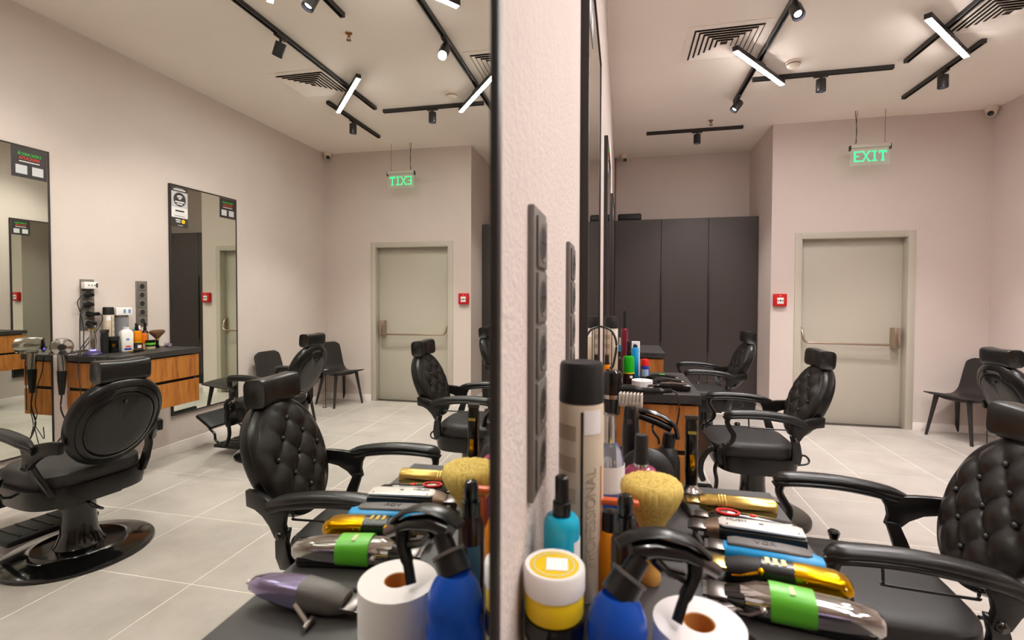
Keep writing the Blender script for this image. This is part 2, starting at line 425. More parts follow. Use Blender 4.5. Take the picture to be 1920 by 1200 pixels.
for s in (-1, 1): MB().box(s*0.18-0.004, s*0.18+0.004, -0.02, 0.02, 0.155, 0.205).build('end_clip', M_METAL_BLACK, ex)

def dome_cam(loc, rz, label):
    t = thing('security_camera', label, 'camera', loc, rz)
    MB().lathe([(0.055, 0), (0.055, -0.02), (0.05, -0.035), (0.04, -0.055)], 24).build('mount', M_DETECT, t)
    MB().sphere((0, 0, -0.055), 0.042, 16, 10).build('ball', M_DETECT, t)
    q = Matrix.Rotation(math.radians(58), 3, 'Y')
    MB().lathe([(0.026, 0.034), (0.026, 0.043), (0.022, 0.0445), (0, 0.0445)], 18, (0, 0, -0.055), Matrix.Rotation(math.radians(118), 3, 'Y')).build('lens', M_GLOSS, t)
    return t
dome_cam((3.69, 5.82, H), math.radians(228), 'white dome camera on the ceiling at the corner of door wall and mirror wall')
dome_cam((0.125, 6.72, H), math.radians(-70), 'white dome camera on the ceiling over the wardrobe niche')

# ------------------------------------------------------------------ ceiling fittings
def vent(x0, x1, y0, y1, label):
    t = thing('ceiling_vent', label, 'air vent', ((x0+x1)/2, (y0+y1)/2, H), 0, 'ceiling air vents')
    a = (x1-x0)/2; b_ = (y1-y0)/2
    MB().box(-a*0.84, a*0.84, -b_*0.84, b_*0.84, -0.004, -0.001).build('backing', M_VENTD, t)
    def ring(o0, o1, z0, z1, nm):
        mb = MB(); A = [(-1,-1),(1,-1),(1,1),(-1,1)]
        vs = [(sx*a*o0, sy*b_*o0, z0) for sx, sy in A] + [(sx*a*o1, sy*b_*o1, z1) for sx, sy in A] + [(sx*a*o1, sy*b_*o1, z1+0.0015) for sx, sy in A] + [(sx*a*o0, sy*b_*o0, z0+0.0015) for sx, sy in A]
        fs = []
        for k in range(4):
            n = (k+1) % 4
            fs += [(k, n, 4+n, 4+k), (4+k, 4+n, 8+n, 8+k), (8+k, 8+n, 12+n, 12+k), (12+k, 12+n, n, k)]
        mb.add(vs, fs).build(nm, M_CEIL, t)
    ring(1.0, 0.84, -0.003, -0.007, 'frame')
    for k in range(6):
        o1 = 0.80 - k*0.125
        ring(o1, max(o1-0.085, 0.05), -0.016, -0.006, 'louvre')
    return t
vent(0.56, 1.115, 3.655, 4.19, 'square white air vent nearest the left mirror wall')
vent(2.335, 2.87, 3.665, 4.19, 'square white air vent beside the long black track nearer the opposite wall')
t = thing('smoke_detector', 'round white smoke detector on the ceiling', 'smoke detector', (1.447, 4.37, H))
MB().lathe([(0.058, 0), (0.058, -0.012), (0.05, -0.016)], 28).build('base', M_DETECT, t)
MB().lathe([(0.05, -0.016), (0.05, -0.03), (0.036, -0.046), (0.0, -0.048)], 28).build('cover', M_DETECT, t)
MB().lathe([(0.0515, -0.02), (0.0515, -0.026)], 28).build('grille', M_VENTD, t)
def sprinkler(x, y, label):
    t = thing('sprinkler_head', label, 'sprinkler', (x, y, H), 0, 'ceiling sprinklers')
    MB().lathe([(0.026, 0), (0.024, -0.006), (0.01, -0.008)], 18).build('rosette', M_SPRINK, t)
    MB().lathe([(0.01, -0.006), (0.008, -0.03)], 12).build('body', M_SPRINK, t)
    for s in (-1, 1): MB().tube(cr([(s*0.008, 0, -0.022), (s*0.014, 0, -0.036), (s*0.005, 0, -0.05)], 4), 0.0022, 6).build('arm', M_SPRINK, t)
    MB().lathe([(0.018, -0.05), (0.018, -0.053), (0.004, -0.056)], 16).build('deflector', M_SPRINK, t)
sprinkler(1.031, 5.61, 'small brass sprinkler above the wardrobe end of the ceiling')
sprinkler(1.834, 3.224, 'small brass sprinkler in the middle of the ceiling')

TZ = H - 0.032
def track(x0, y0, x1, y1, label):
    t = thing('light_track', label, 'light track', ((x0+x1)/2, (y0+y1)/2, H), math.atan2(y1-y0, x1-x0), 'black ceiling light tracks')
    L = math.hypot(x1-x0, y1-y0)/2
    MB().box(-L, L, -0.018, -0.009, -0.032, 0).box(-L, L, 0.009, 0.018, -0.032, 0).box(-L, L, -0.009, 0.009, -0.016, 0).build('rail', M_METAL_BLACK, t, bevel=0.0015, seg=1)
    for s in (-1, 1): MB().box(s*L-0.006, s*L+0.006, -0.0185, 0.0185, -0.033, 0).build('end_cap', M_METAL_BLACK, t, bevel=0.002)
    return t
track(1.16, -1.2, 1.16, 5.08, 'longest black track running along the left mirror wall')
track(1.21, 4.61, 2.26, 4.61, 'black track crossing the room in front of the exit sign')
track(0.378, 5.855, 1.40, 5.855, 'black track crossing in front of the wardrobe niche')
track(2.31, -1.2, 2.31, 4.515, 'long black track passing beside the air vent near the opposite wall')
track(2.69, 4.29, 2.69, 5.325, 'short black track towards the corner with the dome camera')
track(1.74, -0.8, 1.74, 2.985, 'black track in the middle of the ceiling ending near the sprinkler')

def ledbar(cx, cy, dx, dy, label):
    t = thing('linear_lamp', label, 'lamp', (cx, cy, H), math.atan2(dy, dx), 'white glowing bar lamps under the tracks')
    L = 0.445
    MB().box(-0.06, 0.06, -0.016, 0.016, -0.046, -0.03).build('adapter', M_METAL_BLACK, t, bevel=0.002)
    bd = MB().box(-L, L, -0.021, 0.021, -0.082, -0.046).build('housing', M_METAL_BLACK, t, bevel=0.002)
    MB().box(-L+0.008, L-0.008, -0.0175, 0.0175, -0.0850, -0.0818).build('diffuser', M_LED, t)
    return t
ledbar(1.178, 4.26, 0.53, 0.715, 'glowing bar lamp below the air vent by the left mirror wall')
ledbar(2.344, 4.06, 0.596, 0.655, 'glowing bar lamp by the air vent near the opposite wall')
ledbar(1.745, 2.34, 0.596, 0.655, 'glowing bar lamp on the middle track at the top edge')
ledbar(1.19, 2.61, -0.53, 0.655, 'glowing bar lamp on the longest track at the top edge of the mirror view')
ledbar(2.33, 1.3, 0.596, 0.655, 'unseen bar lamp added for fill over the near chair by the opposite wall')  # added lamp, out of view, brightens the near half of the room
ledbar(1.18, 0.6, -0.53, 0.655, 'unseen bar lamp added for fill above the near counter')  # no such fixture known; added to light the near end
ledbar(1.75, -0.4, 0.596, 0.655, 'unseen bar lamp added for fill behind the photographer')  # added behind the camera for more room light

def spot(x, y, tilt, az, label, watt=SPOT_WATT, ta=0.0, k_=1.0):
    watt = watt*k_
    """tilt from straight down (deg) towards azimuth az (deg); ta = track direction"""
    t = thing('track_spotlight', label, 'spotlight', (x, y, H), math.radians(ta), 'black cylindrical track spotlights')
    MB().box(-0.055, 0.055, -0.0155, 0.0155, -0.046, -0.03).build('adapter', M_METAL_BLACK, t, bevel=0.002)
    MB().cyl((0, 0, -0.046), (0, 0, -0.075), 0.009, seg=10).build('stem', M_METAL_BLACK, t)
    q = (Matrix.Rotation(math.radians(az-ta), 3, 'Z') @ Matrix.Rotation(math.radians(180-tilt), 3, 'Y'))   # +Z -> beam
    c = Vector((0, 0, -0.085)) if tilt < 5 else Vector((0, 0, -0.095))
    k = -0.015
    MB().lathe([(0.0, k-0.004), (0.036, k-0.004), (0.0375, k), (0.0375, k+0.095), (0.0325, k+0.097), (0.030, k+0.075)], 24, c, q).build('head', M_METAL_BLACK, t)
    MB().lathe([(0.0, k+0.0755), (0.022, k+0.0755), (0.022, k+0.077), (0.0, k+0.077)], 24, c, q).build('lens', M_LENS, t)
    ld = bpy.data.lights.new('spot_beam', 'SPOT'); ld.energy = watt; ld.color = LIGHT_COL; ld.spot_size = math.radians(86); ld.spot_blend = 0.9; ld.shadow_soft_size = 0.03
    lo = bpy.data.objects.new('beam', ld); COL.objects.link(lo); lo.parent = t
    lo.location = c + q @ Vector((0, 0, k+0.1))
    lo.rotation_euler = (q @ Matrix.Rotation(PI, 3, 'X')).to_euler()
    return t
spot(1.16, 4.93, 38, 200, 'black spotlight at the far end of the longest track tilted to the left wall', ta=90)
spot(1.16, 3.40, 35, 275, 'black spotlight on the longest track tilted towards the camera', ta=90)
spot(1.735, 4.61, 0, 0, 'black spotlight pointing down from the track in front of the exit sign', ta=0, k_=2.0)
spot(0.925, 5.855, 0, 0, 'black spotlight pointing down in front of the wardrobe', ta=0)
spot(2.69, 4.75, 0, 0, 'black spotlight pointing down from the short corner track', ta=90, k_=2.0)
spot(2.31, 3.11, 32, 20, 'black spotlight tilted to the opposite wall beside its mirrors', ta=90)
spot(1.74, 2.66, 25, 300, 'black spotlight on the middle track at the top edge', ta=90)
spot(2.31, 1.9, 35, 10, 'unseen spotlight added for fill, aimed at the opposite mirrors near the camera', ta=90)  # added out of view to light the opposite wall
spot(1.16, 1.5, 35, 170, 'unseen spotlight added for fill, aimed at the near left counter', ta=90, k_=0.5)  # invented beam for the near left side, kept dim
spot(2.31, 0.2, 35, 0, 'unseen spotlight added for fill near the camera, aimed at the opposite wall', ta=90)  # extra fill beam, added where no lamp is seen
spot(1.16, 0.0, 35, 180, 'unseen spotlight added for fill right above the camera', ta=90, k_=0.4)  # weak fill beam, added overhead out of view

# ------------------------------------------------------------------ mirrors
def app_sticker(mi, s, yc, zc, x):
    """s=+1: mirror on left wall (faces +x), s=-1: opposite wall"""
    st = MB().box(x-0.0004, x+0.0004, yc-0.1, yc+0.1, zc-0.098, zc+0.098).build('sticker', M_STK, mi, label='black app sticker')
    xx = x + s*0.0008; ax = (0, s*1.0, 0); ay = (0, 0, 1)
    text('DESCARCĂ', 0.026, 'lettering', M_GREEN, st, (xx, yc, zc+0.055), ax, ay)
    text('APLICAȚIA', 0.0245, 'lettering', M_ORANGE, st, (xx, yc, zc+0.029), ax, ay)
    MB().box(xx-0.0003, xx+0.0003, yc-0.058, yc+0.058, zc+0.004, zc+0.010).build('print_line', M_PRINTW, st)
    for q in (-1, 1):
        MB().box(xx-0.0003, xx+0.0003, yc+q*0.046-0.032, yc+q*0.046+0.032, zc-0.075, zc-0.018).build('print_panel', M_PRINTG, st)
    return st
def mirror(y0, y1, s, xw, label, z0=0.3283, z1=2.374, sticker=True):
    t = thing('wall_mirror', label, 'mirror', (0, 0, 0), 0, 'tall black framed mirrors')
    d = 0.0232; w_ = 0.011
    X = lambda k: (xw + s*k)
    def bx(a, b_, *r_): return MB().box(min(X(a), X(b_)), max(X(a), X(b_)), *r_)
    for r_ in [(y0, y0+w_, z0, z1), (y1-w_, y1, z0, z1), (y0+w_, y1-w_, z0, z0+w_), (y0+w_, y1-w_, z1-w_, z1)]:
        bx(0, d, *r_).build('frame_bar', M_FRAME, t, bevel=0.001, seg=1)
    bx(0.012, 0.0195, y0+w_, y1-w_, z0+w_, z1-w_).build('glass', M_MIRROR, t)
    if sticker:
        yc = y0+w_+0.104 if s > 0 else y1-w_-0.104
        app_sticker(t, s, yc, z1-w_-0.10, X(0.0202))
    return t
M1 = mirror(-0.41, 0.3720, 1, 0, 'large black framed mirror filling the left half beside the camera', sticker=False)
# this one hangs very slightly turned away from the wall
for o in M1.children:
    o.data.transform(Matrix.Translation((-0.0195, 0.024, -1.35)))
M1.location = (0.0199, -0.024, 1.35); M1.rotation_euler = (0, 0.0009, 0.0064)
mirror(1.3275, 2.0865, 1, 0, 'black framed mirror seen edge on right of the near wall strip')
mirror(3.01, 3.769, 1, 0, 'black framed mirror seen edge on between second and third left counters')
mirror(4.69, 5.449, 1, 0, 'black framed mirror farthest along the left wall before the wardrobe')
mirror(1.845, 2.6025, -1, WD, 'black framed mirror on the opposite wall cut by the left picture edge')
MBm = mirror(3.5223, 4.2813, -1, WD, 'black framed mirror on the opposite wall with a diamond poster')
# diamond poster on that mirror
px = WD-0.0202; py0, py1, pz0, pz1 = 3.535, 3.702, 2.0, 2.36
po = MB().box(px-0.0004, px+0.0004, py0, py1, pz0, pz1).build('poster', M_PRINTK, MBm, label='poster with diamond in a black circle')
yc = (py0+py1)/2; X1 = px-0.0008
def pr_box(a, b_, c_, d_, m, nm='print_block', dx=0.0): MB().box(X1-dx-0.0003, X1-dx+0.0003, a, b_, c_, d_).build(nm, m, po)
pr_box(py0+0.001, py1-0.001, 2.175, 2.315, mat('poster_grey', (186, 186, 190), 0.5)); pr_box(py0+0.001, py1-0.001, 2.085, 2.175, M_PRINTW)
MB().cyl((X1-0.0005, yc, 2.247), (X1-0.0012, yc, 2.247), 0.062, seg=40).build('emblem_disc', M_PRINTK, po)
X2 = X1-0.0016
dm = [(-0.03, 0.025), (-0.015, 0.036), (0.015, 0.036), (0.03, 0.025), (0, -0.004)]
MB().prism(dm, X2-0.0003, X2+0.0003, lambda p, q, t: (t, yc+p, 2.247+q)).build('diamond', M_PRINTW, po)
for k in (-1, 0, 1):
    MB().prism([(k*0.017-0.006, 0.024), (k*0.017+0.006, 0.024), (k*0.008, 0.010)], X2-0.0009, X2-0.0004, lambda p, q, t: (t, yc+p, 2.247+q)).build('facet', M_PRINTK, po)
pr_box(yc-0.046, yc+0.046, 2.219, 2.231, M_PRINTW, 'print_line', 0.0012); pr_box(yc-0.03, yc+0.03, 2.201, 2.212, M_PRINTW, 'print_line', 0.0012)
pr_box(yc-0.06, yc+0.06, 2.327, 2.337, M_PRINTW, 'print_line'); pr_box(yc-0.04, yc+0.04, 2.342, 2.346, M_PRINTG, 'print_line')
pr_box(yc-0.045, yc+0.045, 2.138, 2.152, M_PRINTK, 'print_line', 0.0008); pr_box(yc-0.06, yc+0.06, 2.118, 2.121, M_PRINTG, 'print_line', 0.0008); pr_box(yc-0.055, yc+0.055, 2.098, 2.102, M_PRINTK, 'print_line', 0.0008)
MB().cyl((X1, yc+0.035, 2.055), (X1-0.0006, yc+0.035, 2.055), 0.019, seg=24).build('print_dot', M_YELLOW, po)
pr_box(yc-0.042, yc+0.006, 2.060, 2.070, M_PRINTW, 'print_line'); pr_box(yc-0.036, yc+0.006, 2.043, 2.053, M_PRINTW, 'print_line'); pr_box(yc-0.02, yc+0.03, 2.014, 2.02, M_PRINTG, 'print_line')

# ------------------------------------------------------------------ socket strips
def sockets(y0, s, xw, label, zt=1.509):
    """five round sockets in a vertical plate; s=+1 left wall"""
    t = thing('socket_strip', label, 'socket strip', (xw, y0+0.047, zt-0.185), 0 if s > 0 else PI, 'grey five way socket strips')
    MB().box(0, 0.0085, -0.048, 0.048, -0.186, 0.186).build('plate', M_SOCKET, t, bevel=0.002)
    for k in range(5):
        z = 0.142 - k*0.071
        so = MB().box(0.0085, 0.012, -0.034, 0.034, z-0.0325, z+0.0325).build('socket', M_SOCKET, t, bevel=0.0015)
        MB().lathe([(0.0, 0.0121), (0.021, 0.0121), (0.023, 0.0132), (0.0255, 0.0132), (0.0255, 0.0118)], 24, (0, 0, z), Matrix.Rotation(PI/2, 3, 'Y')).build('recess_rim', M_SOCKET, so)
        MB().lathe([(0.0, 0.0123), (0.0205, 0.0123), (0.0205, 0.0126), (0.0, 0.0126)], 24, (0, 0, z), Matrix.Rotation(PI/2, 3, 'Y')).build('recess', M_SOCKETD, so)
        for q in (-1, 1): MB().cyl((0.0126, q*0.0095, z), (0.0134, q*0.0095, z), 0.0028, seg=8).build('contact', M_CHROME, so)
    return t
sockets(0.5883, 1, 0, 'blurred grey socket strip on the near wall right of the big mirror')
sockets(1.0056, 1, 0, 'grey socket strip behind the tall beige can on the near wall')
sockets(2.797, -1, WD, 'grey socket strip on the opposite wall with black plugs and white adapter')
sockets(3.2175, -1, WD, 'empty grey socket strip on the opposite wall left of the diamond poster mirror')
# plugs in the opposite strip
ad = thing('plug_adapter', 'white adapter at the top of the plugged socket strip', 'adapter', (WD-0.0135, 2.844, 1.466))
MB().box(-0.035, 0, -0.05, 0.048, -0.027, 0.025).build('body', M_WHITE, ad, bevel=0.006)
for k in range(3): MB().cyl((-0.0355, -0.02+k*0.022, 0.003*(k % 2)), (-0.034, -0.02+k*0.022, 0), 0.005, seg=10).build('mark', M_PRINTK, ad)
MB().box(-0.0358, -0.0345, 0.030, 0.044, -0.016, 0.016).build('switch', M_PRINTK, ad)
def plug(z, dy, cable, label):
    t = thing('power_plug', label, 'plug', (WD-0.0135, 2.844, z), 0, 'black plugs in the opposite socket strip')
    MB().lathe([(0.0, 0), (0.0195, 0), (0.0195, 0.016), (0.014, 0.026), (0.011, 0.045), (0.0, 0.045)], 18, (0, 0, 0), Matrix.Rotation(-PI/2, 3, 'Y')).build('plug_body', M_PLASTIC, t)
    MB().box(-0.042, -0.012, min(0, dy), max(0, dy), -0.013, 0.013).build('grip', M_PLASTIC, t, bevel=0.004)
    MB().tube(cr([Vector(p) for p in cable], 7), 0.0032, 6).build('cable', M_CORD, t)
def rel(z, pts): return [(x-(WD-0.0135), y-2.844, q-z) for x, y, q in pts]
plug(1.395, -0.045, rel(1.395, [(3.717, 2.80, 1.395), (3.71, 2.775, 1.39), (3.72, 2.753, 1.34), (3.72, 2.772, 1.26), (3.72, 2.79, 1.15), (3.70, 2.775, 1.05), (3.675, 2.755, 0.972)]), 'black plug just below the white adapter')
plug(1.324, -0.05, rel(1.324, [(3.717, 2.795, 1.324), (3.71, 2.778, 1.31), (3.72, 2.768, 1.24), (3.72, 2.765, 1.12), (3.70, 2.75, 1.02), (3.672, 2.735, 0.967)]), 'second black plug below the white adapter')
plug(1.253, 0.052, rel(1.253, [(3.712, 2.892, 1.253), (3.70, 2.902, 1.245), (3.695, 2.904, 1.21), (3.69, 2.885, 1.17), (3.685, 2.84, 1.11), (3.68, 2.78, 1.03), (3.672, 2.72, 0.967)]), 'black plug whose cord arches right across the socket strip')
plug(1.182, 0.03, rel(1.182, [(3.712, 2.874, 1.182), (3.69, 2.86, 1.16), (3.69, 2.80, 1.08), (3.685, 2.75, 1.02), (3.675, 2.715, 0.967)]), 'lowest black plug of the socket strip')

# ------------------------------------------------------------------ counters
def counter(y0, y1, s, xw, dep, label, zt=ZC, zs=0.685, zb=0.485, rec=0.012):
    t = thing('wall_counter', label, 'counter', (0, 0, 0), 0, 'wall hung oak counters with slate tops')
    X = lambda k: xw + s*k
    def bx(a, b_, *r_): return MB().box(min(X(a), X(b_)), max(X(a), X(b_)), *r_)
    bx(0.001, dep, y0, y1, zt-0.042, zt).build('worktop', M_TOP, t, bevel=0.0015, seg=1)
    bx(0.001, dep-0.04, y0+0.03, y1-0.03, zb+0.01, zt-0.042).build('core', M_MATTE, t)
    for a, b_ in [(zs+0.012, zt-0.052), (zb, zs-0.012)]:
        for q0, q1 in [(y0+rec, y0+rec+0.018), (y1-rec-0.018, y1-rec)]:
            bx(0.001, dep-0.03, q0, q1, a, b_).build('side_panel', M_WOOD, t, bevel=0.001, seg=1)
        bx(dep-0.03, dep-0.010, y0+rec, y1-rec, a, b_).build('drawer_front', M_WOOD, t, bevel=0.001, seg=1)
    return t
counter(0.42, 1.185, 1, 0, 0.442, 'near wall counter crowded with clippers at the bottom of the picture')
counter(2.29, 2.95, 1, 0, 0.462, 'second wall counter on the left wall with green and red bottles')
counter(3.965, 4.58, 1, 0, 0.445, 'third and farthest wall counter on the left wall in front of the wardrobe')
counter(2.69, 3.397, -1, WD, WD-3.308, 'wall counter on the opposite wall between two mirrors', zt=0.963, zs=0.72, zb=0.522)

# ------------------------------------------------------------------ barber chairs (forward +x, left +y)
def make_barber():
    t = thing('barber_chair', 'x', 'barber chair')
    MB().lathe([(0, 0), (0.325, 0), (0.333, 0.006), (0.331, 0.016), (0.315, 0.024), (0.235, 0.034), (0.205, 0.042), (0.198, 0.050), (0.188, 0.048), (0.0, 0.046)], 64).build('base', M_GLOSS, t)
    MB().lathe([(0.0, 0.045), (0.115, 0.045), (0.10, 0.065), (0.082, 0.11), (0.074, 0.2), (0.073, 0.3), (0, 0.3)], 36).build('column', M_GLOSS, t)
    MB().box(-0.13, 0.13, -0.14, 0.14, 0.295, 0.335).build('seat_plate', M_PLASTIC, t, bevel=0.006)
    loftz([(0.328, -0.19, 0.225, 0.235, 3.4), (0.333, -0.215, 0.25, 0.262, 3.4), (0.38, -0.222, 0.262, 0.27, 3.4), (0.428, -0.215, 0.262, 0.268, 3.4), (0.43, -0.19, 0.24, 0.24, 3.4)], 48).build('seat_shell', M_PLASTIC, t)
    loftz([(0.424, -0.18, 0.262, 0.225, 3.6), (0.43, -0.198, 0.282, 0.243, 3.6), (0.46, -0.203, 0.29, 0.248, 3.6), (0.49, -0.200, 0.287, 0.246, 3.6), (0.505, -0.185, 0.27, 0.232, 3.6), (0.513, -0.15, 0.235, 0.19, 3.2), (0.517, -0.06, 0.13, 0.09, 2.6), (0.518, 0.03, 0.04, 0.004, 2)], 48).build('seat_cushion', M_VINYL, t)
    lp = [(p.x, p.z) for p in cr([(0.272, 0, 0.47), (0.315, 0, 0.435), (0.345, 0, 0.375), (0.35, 0, 0.31), (0.332, 0, 0.25)], 4)]
    MB().ribbon(lp, [0.2]*len(lp), 0.035, 4).build('leg_rest', M_LEATHER, t, bevel=0.012, seg=3)
    # footrest
    for s in (-1, 1):
        MB().tube(cr([(0.25, s*0.255, 0.43), (0.278, s*0.25, 0.36), (0.268, s*0.245, 0.28), (0.278, s*0.23, 0.20), (0.31, s*0.22, 0.13), (0.36, s*0.20, 0.085)], 5), [(0.012, 0.018)]*26, 8, up=(0, 1, 0)).build('footrest_arm', M_PLASTIC, t)
        MB().tube(cr([(0.44, s*0.16, 0.08), (0.50, s*0.155, 0.115), (0.515, s*0.15, 0.165), (0.56, s*0.145, 0.195), (0.59, s*0.14, 0.222)], 5), [(0.009, 0.012)]*21, 8, up=(0, 1, 0)).build('board_arm', M_PLASTIC, t)
    MB().ribbon([(0.555, 0.212), (0.60, 0.242), (0.66, 0.28), (0.715, 0.314)], [0.155]*4, 0.032, 4).build('footrest_board', M_MATTE, t, bevel=0.008, seg=2)
    MB().box(0.21, 0.47, -0.21, 0.21, 0.065, 0.095).build('lower_footplate', M_MATTE, t, bevel=0.01, seg=2)
    for q in (-0.14, -0.07, 0, 0.07, 0.14): MB().box(0.25, 0.45, q-0.006, q+0.006, 0.095, 0.1).build('tread', M_PLASTIC, t)
    # arms
    path = cr([(0.238, 0, 0.688), (0.222, 0, 0.698), (0.19, 0, 0.706), (0.1, 0, 0.711), (0.0, 0, 0.708), (-0.1, 0, 0.695), (-0.17, 0, 0.678), (-0.205, 0, 0.664)], 4)
    npt = len(path)
    for s in (1, -1):
        W0 = 0.282*s; off = Vector((0, W0, 0))
        rad = []
        for p in path:
            k = (p.x + 0.205)/0.443
            wv = 0.034*min(1, (1-k)*9+0.35)*min(1, 0.38+k*3.0)*(0.86+0.14*k)
            rad.append((wv, 0.0195*min(1, (1-k)*12+0.45)*min(1, 0.5+k*4)))
        a = MB().tube([p + off for p in path], rad, 14).build('armrest_pad', M_LEATHER, t)
        MB().tube([p + off + Vector((0, 0, -0.019)) for p in path], [(q[0]*0.9, 0.0165) for q in rad], 12).build('arm_frame', M_PLASTIC, t)
        fp = cr([(0.214, W0, 0.678), (0.219, W0, 0.645), (0.200, W0, 0.605), (0.183, W0, 0.575), (0.190, W0, 0.54), (0.222, W0, 0.512), (0.25, W0, 0.492), (0.262, W0*0.99, 0.455), (0.25, W0*0.96, 0.40)], 4)
        MB().tube(fp, [(0.015, 0.024-0.007*math.sin(PI*i/(len(fp)-1))) for i in range(len(fp))], 10, up=(0, 1, 0)).build('front_post', M_PLASTIC, t)
        MB().cyl((0.236, W0-0.014, 0.505), (0.236, W0+0.014, 0.505), 0.015, seg=14).build('bolt', M_GLOSS, t)
        # rear: end of arm, arched link to the back, post to the seat shell
        sh = lambda p, q, tt: (p, tt - s*max(0, (-0.17-p))*0.35, q)
        arch = [(-0.128, 0.565), (-0.15, 0.552), (-0.172, 0.556), (-0.198, 0.59), (-0.235, 0.618), (-0.275, 0.632), (-0.32, 0.634), (-0.325, 0.692), (-0.275, 0.694), (-0.22, 0.686), (-0.196, 0.68), (-0.16, 0.672), (-0.128, 0.672), (-0.118, 0.655), (-0.132, 0.63), (-0.137, 0.60)]
        MB().prism(arch, W0-0.013, W0+0.013, sh).build('back_link', M_PLASTIC, t, bevel=0.004)
        MB().prism([(-0.125, 0.585), (-0.168, 0.58), (-0.185, 0.53), (-0.205, 0.46), (-0.205, 0.40), (-0.15, 0.40), (-0.15, 0.46), (-0.14, 0.53)], W0-0.012-s*0.012, W0+0.012-s*0.012, lambda p, q, tt: (p, tt - s*max(0, 0.55-q)*0.42, q)).build('rear_post', M_PLASTIC, t, bevel=0.004)
        MB().sphere((-0.15, W0+s*0.006, 0.567), (0.017, 0.02, 0.017), 14, 8).build('pivot', M_GLOSS, t)
        MB().cyl((-0.15, W0+s*0.02, 0.567), (-0.15, W0+s*0.028, 0.567), 0.007, seg=10).build('bolt', M_DKSTEEL, t)
    MB().tube(cr([(0.10, 0.272, 0.682), (0.098, 0.272, 0.655), (0.096, 0.272, 0.628), (0.088, 0.272, 0.622), (-0.10, 0.272, 0.618), (-0.112, 0.272, 0.622), (-0.114, 0.272, 0.645), (-0.112, 0.272, 0.668)], 4), 0.0042, 8).build('towel_bar', M_PLASTIC, t)
    MB().tube(cr([(0.02, 0, 0.30), (-0.12, -0.03, 0.305), (-0.28, -0.06, 0.31), (-0.345, -0.075, 0.318), (-0.365, -0.10, 0.335), (-0.355, -0.125, 0.352), (-0.33, -0.12, 0.358)], 5), 0.0065, 8).build('pump_lever', M_PLASTIC, t)
    MB().tube([(0.02, -0.262, 0.39), (0.02, -0.30, 0.40), (0.02, -0.318, 0.43), (0.02, -0.318, 0.462)], 0.007, 8).build('recline_lever', M_PLASTIC, t)
    MB().lathe([(0.0, 0.455), (0.010, 0.455), (0.014, 0.47), (0.020, 0.490), (0.021, 0.498), (0.016, 0.504), (0, 0.505)], 18, (0.02, -0.318, 0)).build('lever_knob', M_GLOSS, t)
    # tufted back
    lean = math.radians(22); U = Vector((-math.sin(lean), 0, math.cos(lean))); N = Vector((math.cos(lean), 0, math.sin(lean))); V = Vector((0, 1, 0))
    C0 = Vector((-0.300, 0, 0.752)); A, B = 0.212, 0.240
    def rim(th, k=1.0):
        ct, st = math.cos(th), math.sin(th); e = 2.15
        x = math.copysign(abs(ct)**(2/e), ct)*A*k; y = math.copysign(abs(st)**(2/e), st)*B*k
        return x*(1 + 0.06*(y/B)), y
    NR, NA = 34, 88; rings = []
    for i in range(NR+1):
        k = 1 - i/NR; k = max(k, 0.004); row = []
        for j in range(NA):
            x, y = rim(2*PI*j/NA, k)
            h = 0.050*(max(0.0, 1-k**4.2))**0.6
            a = (x/0.0655 + y/0.071)/2; b_ = (-x/0.0655 + y/0.071)/2
            pf = math.sqrt(abs(math.sin(PI*a)*math.sin(PI*b_)))
            fd = max(0.0, min(1.0, (0.95-k)/0.22)); fd = fd*fd*(3-2*fd)
            h += fd*(0.0155*pf - 0.0105)
            for p in (-1, 0, 1):
                for q in (-1, 0, 1):
                    bx_, by_ = (p-q)*0.0655, (p+q)*0.071
                    h -= 0.008*math.exp(-((x-bx_)**2+(y-by_)**2)/0.0006)
            row.append(C0 + V*x + U*y + N*h)
        rings.append(row)
    back = MB().rings(rings, False, True).build('backrest', M_LEATHER, t, ang=60)
    bm_ = None
    for p in (-1, 0, 1):
        for q in (-1, 0, 1):
            c = C0 + V*((p-q)*0.0655) + U*((p+q)*0.071) + N*0.0345
            if bm_ is None: bm_ = MB().sphere((0, 0, 0), (0.0105, 0.0105, 0.0105), 14, 10).mesh('button', M_LEATHER)
            inst('button', bm_, back, c)
    rows = []
    for d, k in [(0.002, 1.0), (0.0, 1.022), (-0.012, 1.026), (-0.03, 1.022), (-0.042, 1.0), (-0.052, 0.95), (-0.058, 0.90), (-0.054, 0.885), (-0.058, 0.87), (-0.064, 0.80), (-0.066, 0.76), (-0.060, 0.745), (-0.067, 0.73), (-0.072, 0.66), (-0.073, 0.45), (-0.072, 0.2), (-0.072, 0.01)]:
        row = []
        for j in range(NA):
            x, y = rim(2*PI*j/NA, k)
            rr = math.hypot(x, y-0.165); dip = 0.0
            if y < 0.215 and k < 0.86 and rr < 0.065: dip = 0.010*min(1, (0.065-rr)/0.012)
            row.append(C0 + V*x + U*y + N*(d+dip))
        rows.append(row)
    sh_ = MB().rings(rows, False, True).build('back_shell', M_PLASTIC, t, ang=50)
    MB().sphere(C0 + U*0.135 - N*0.068, (0.011, 0.011, 0.011), 12, 8).build('shell_knob', M_GLOSS, sh_)
    # headrest
    hc = Vector((-0.380, 0, 1.012)); HN = Vector((1, 0, 0.06)).normalized(); HU = Vector((-0.06, 0, 1)).normalized()
    MB().tube([C0 + U*0.18 - N*0.02, C0 + U*0.235 + N*0.0, hc - HU*0.03], 0.014, 10).build('headrest_stem', M_PLASTIC, t)
    secs = []
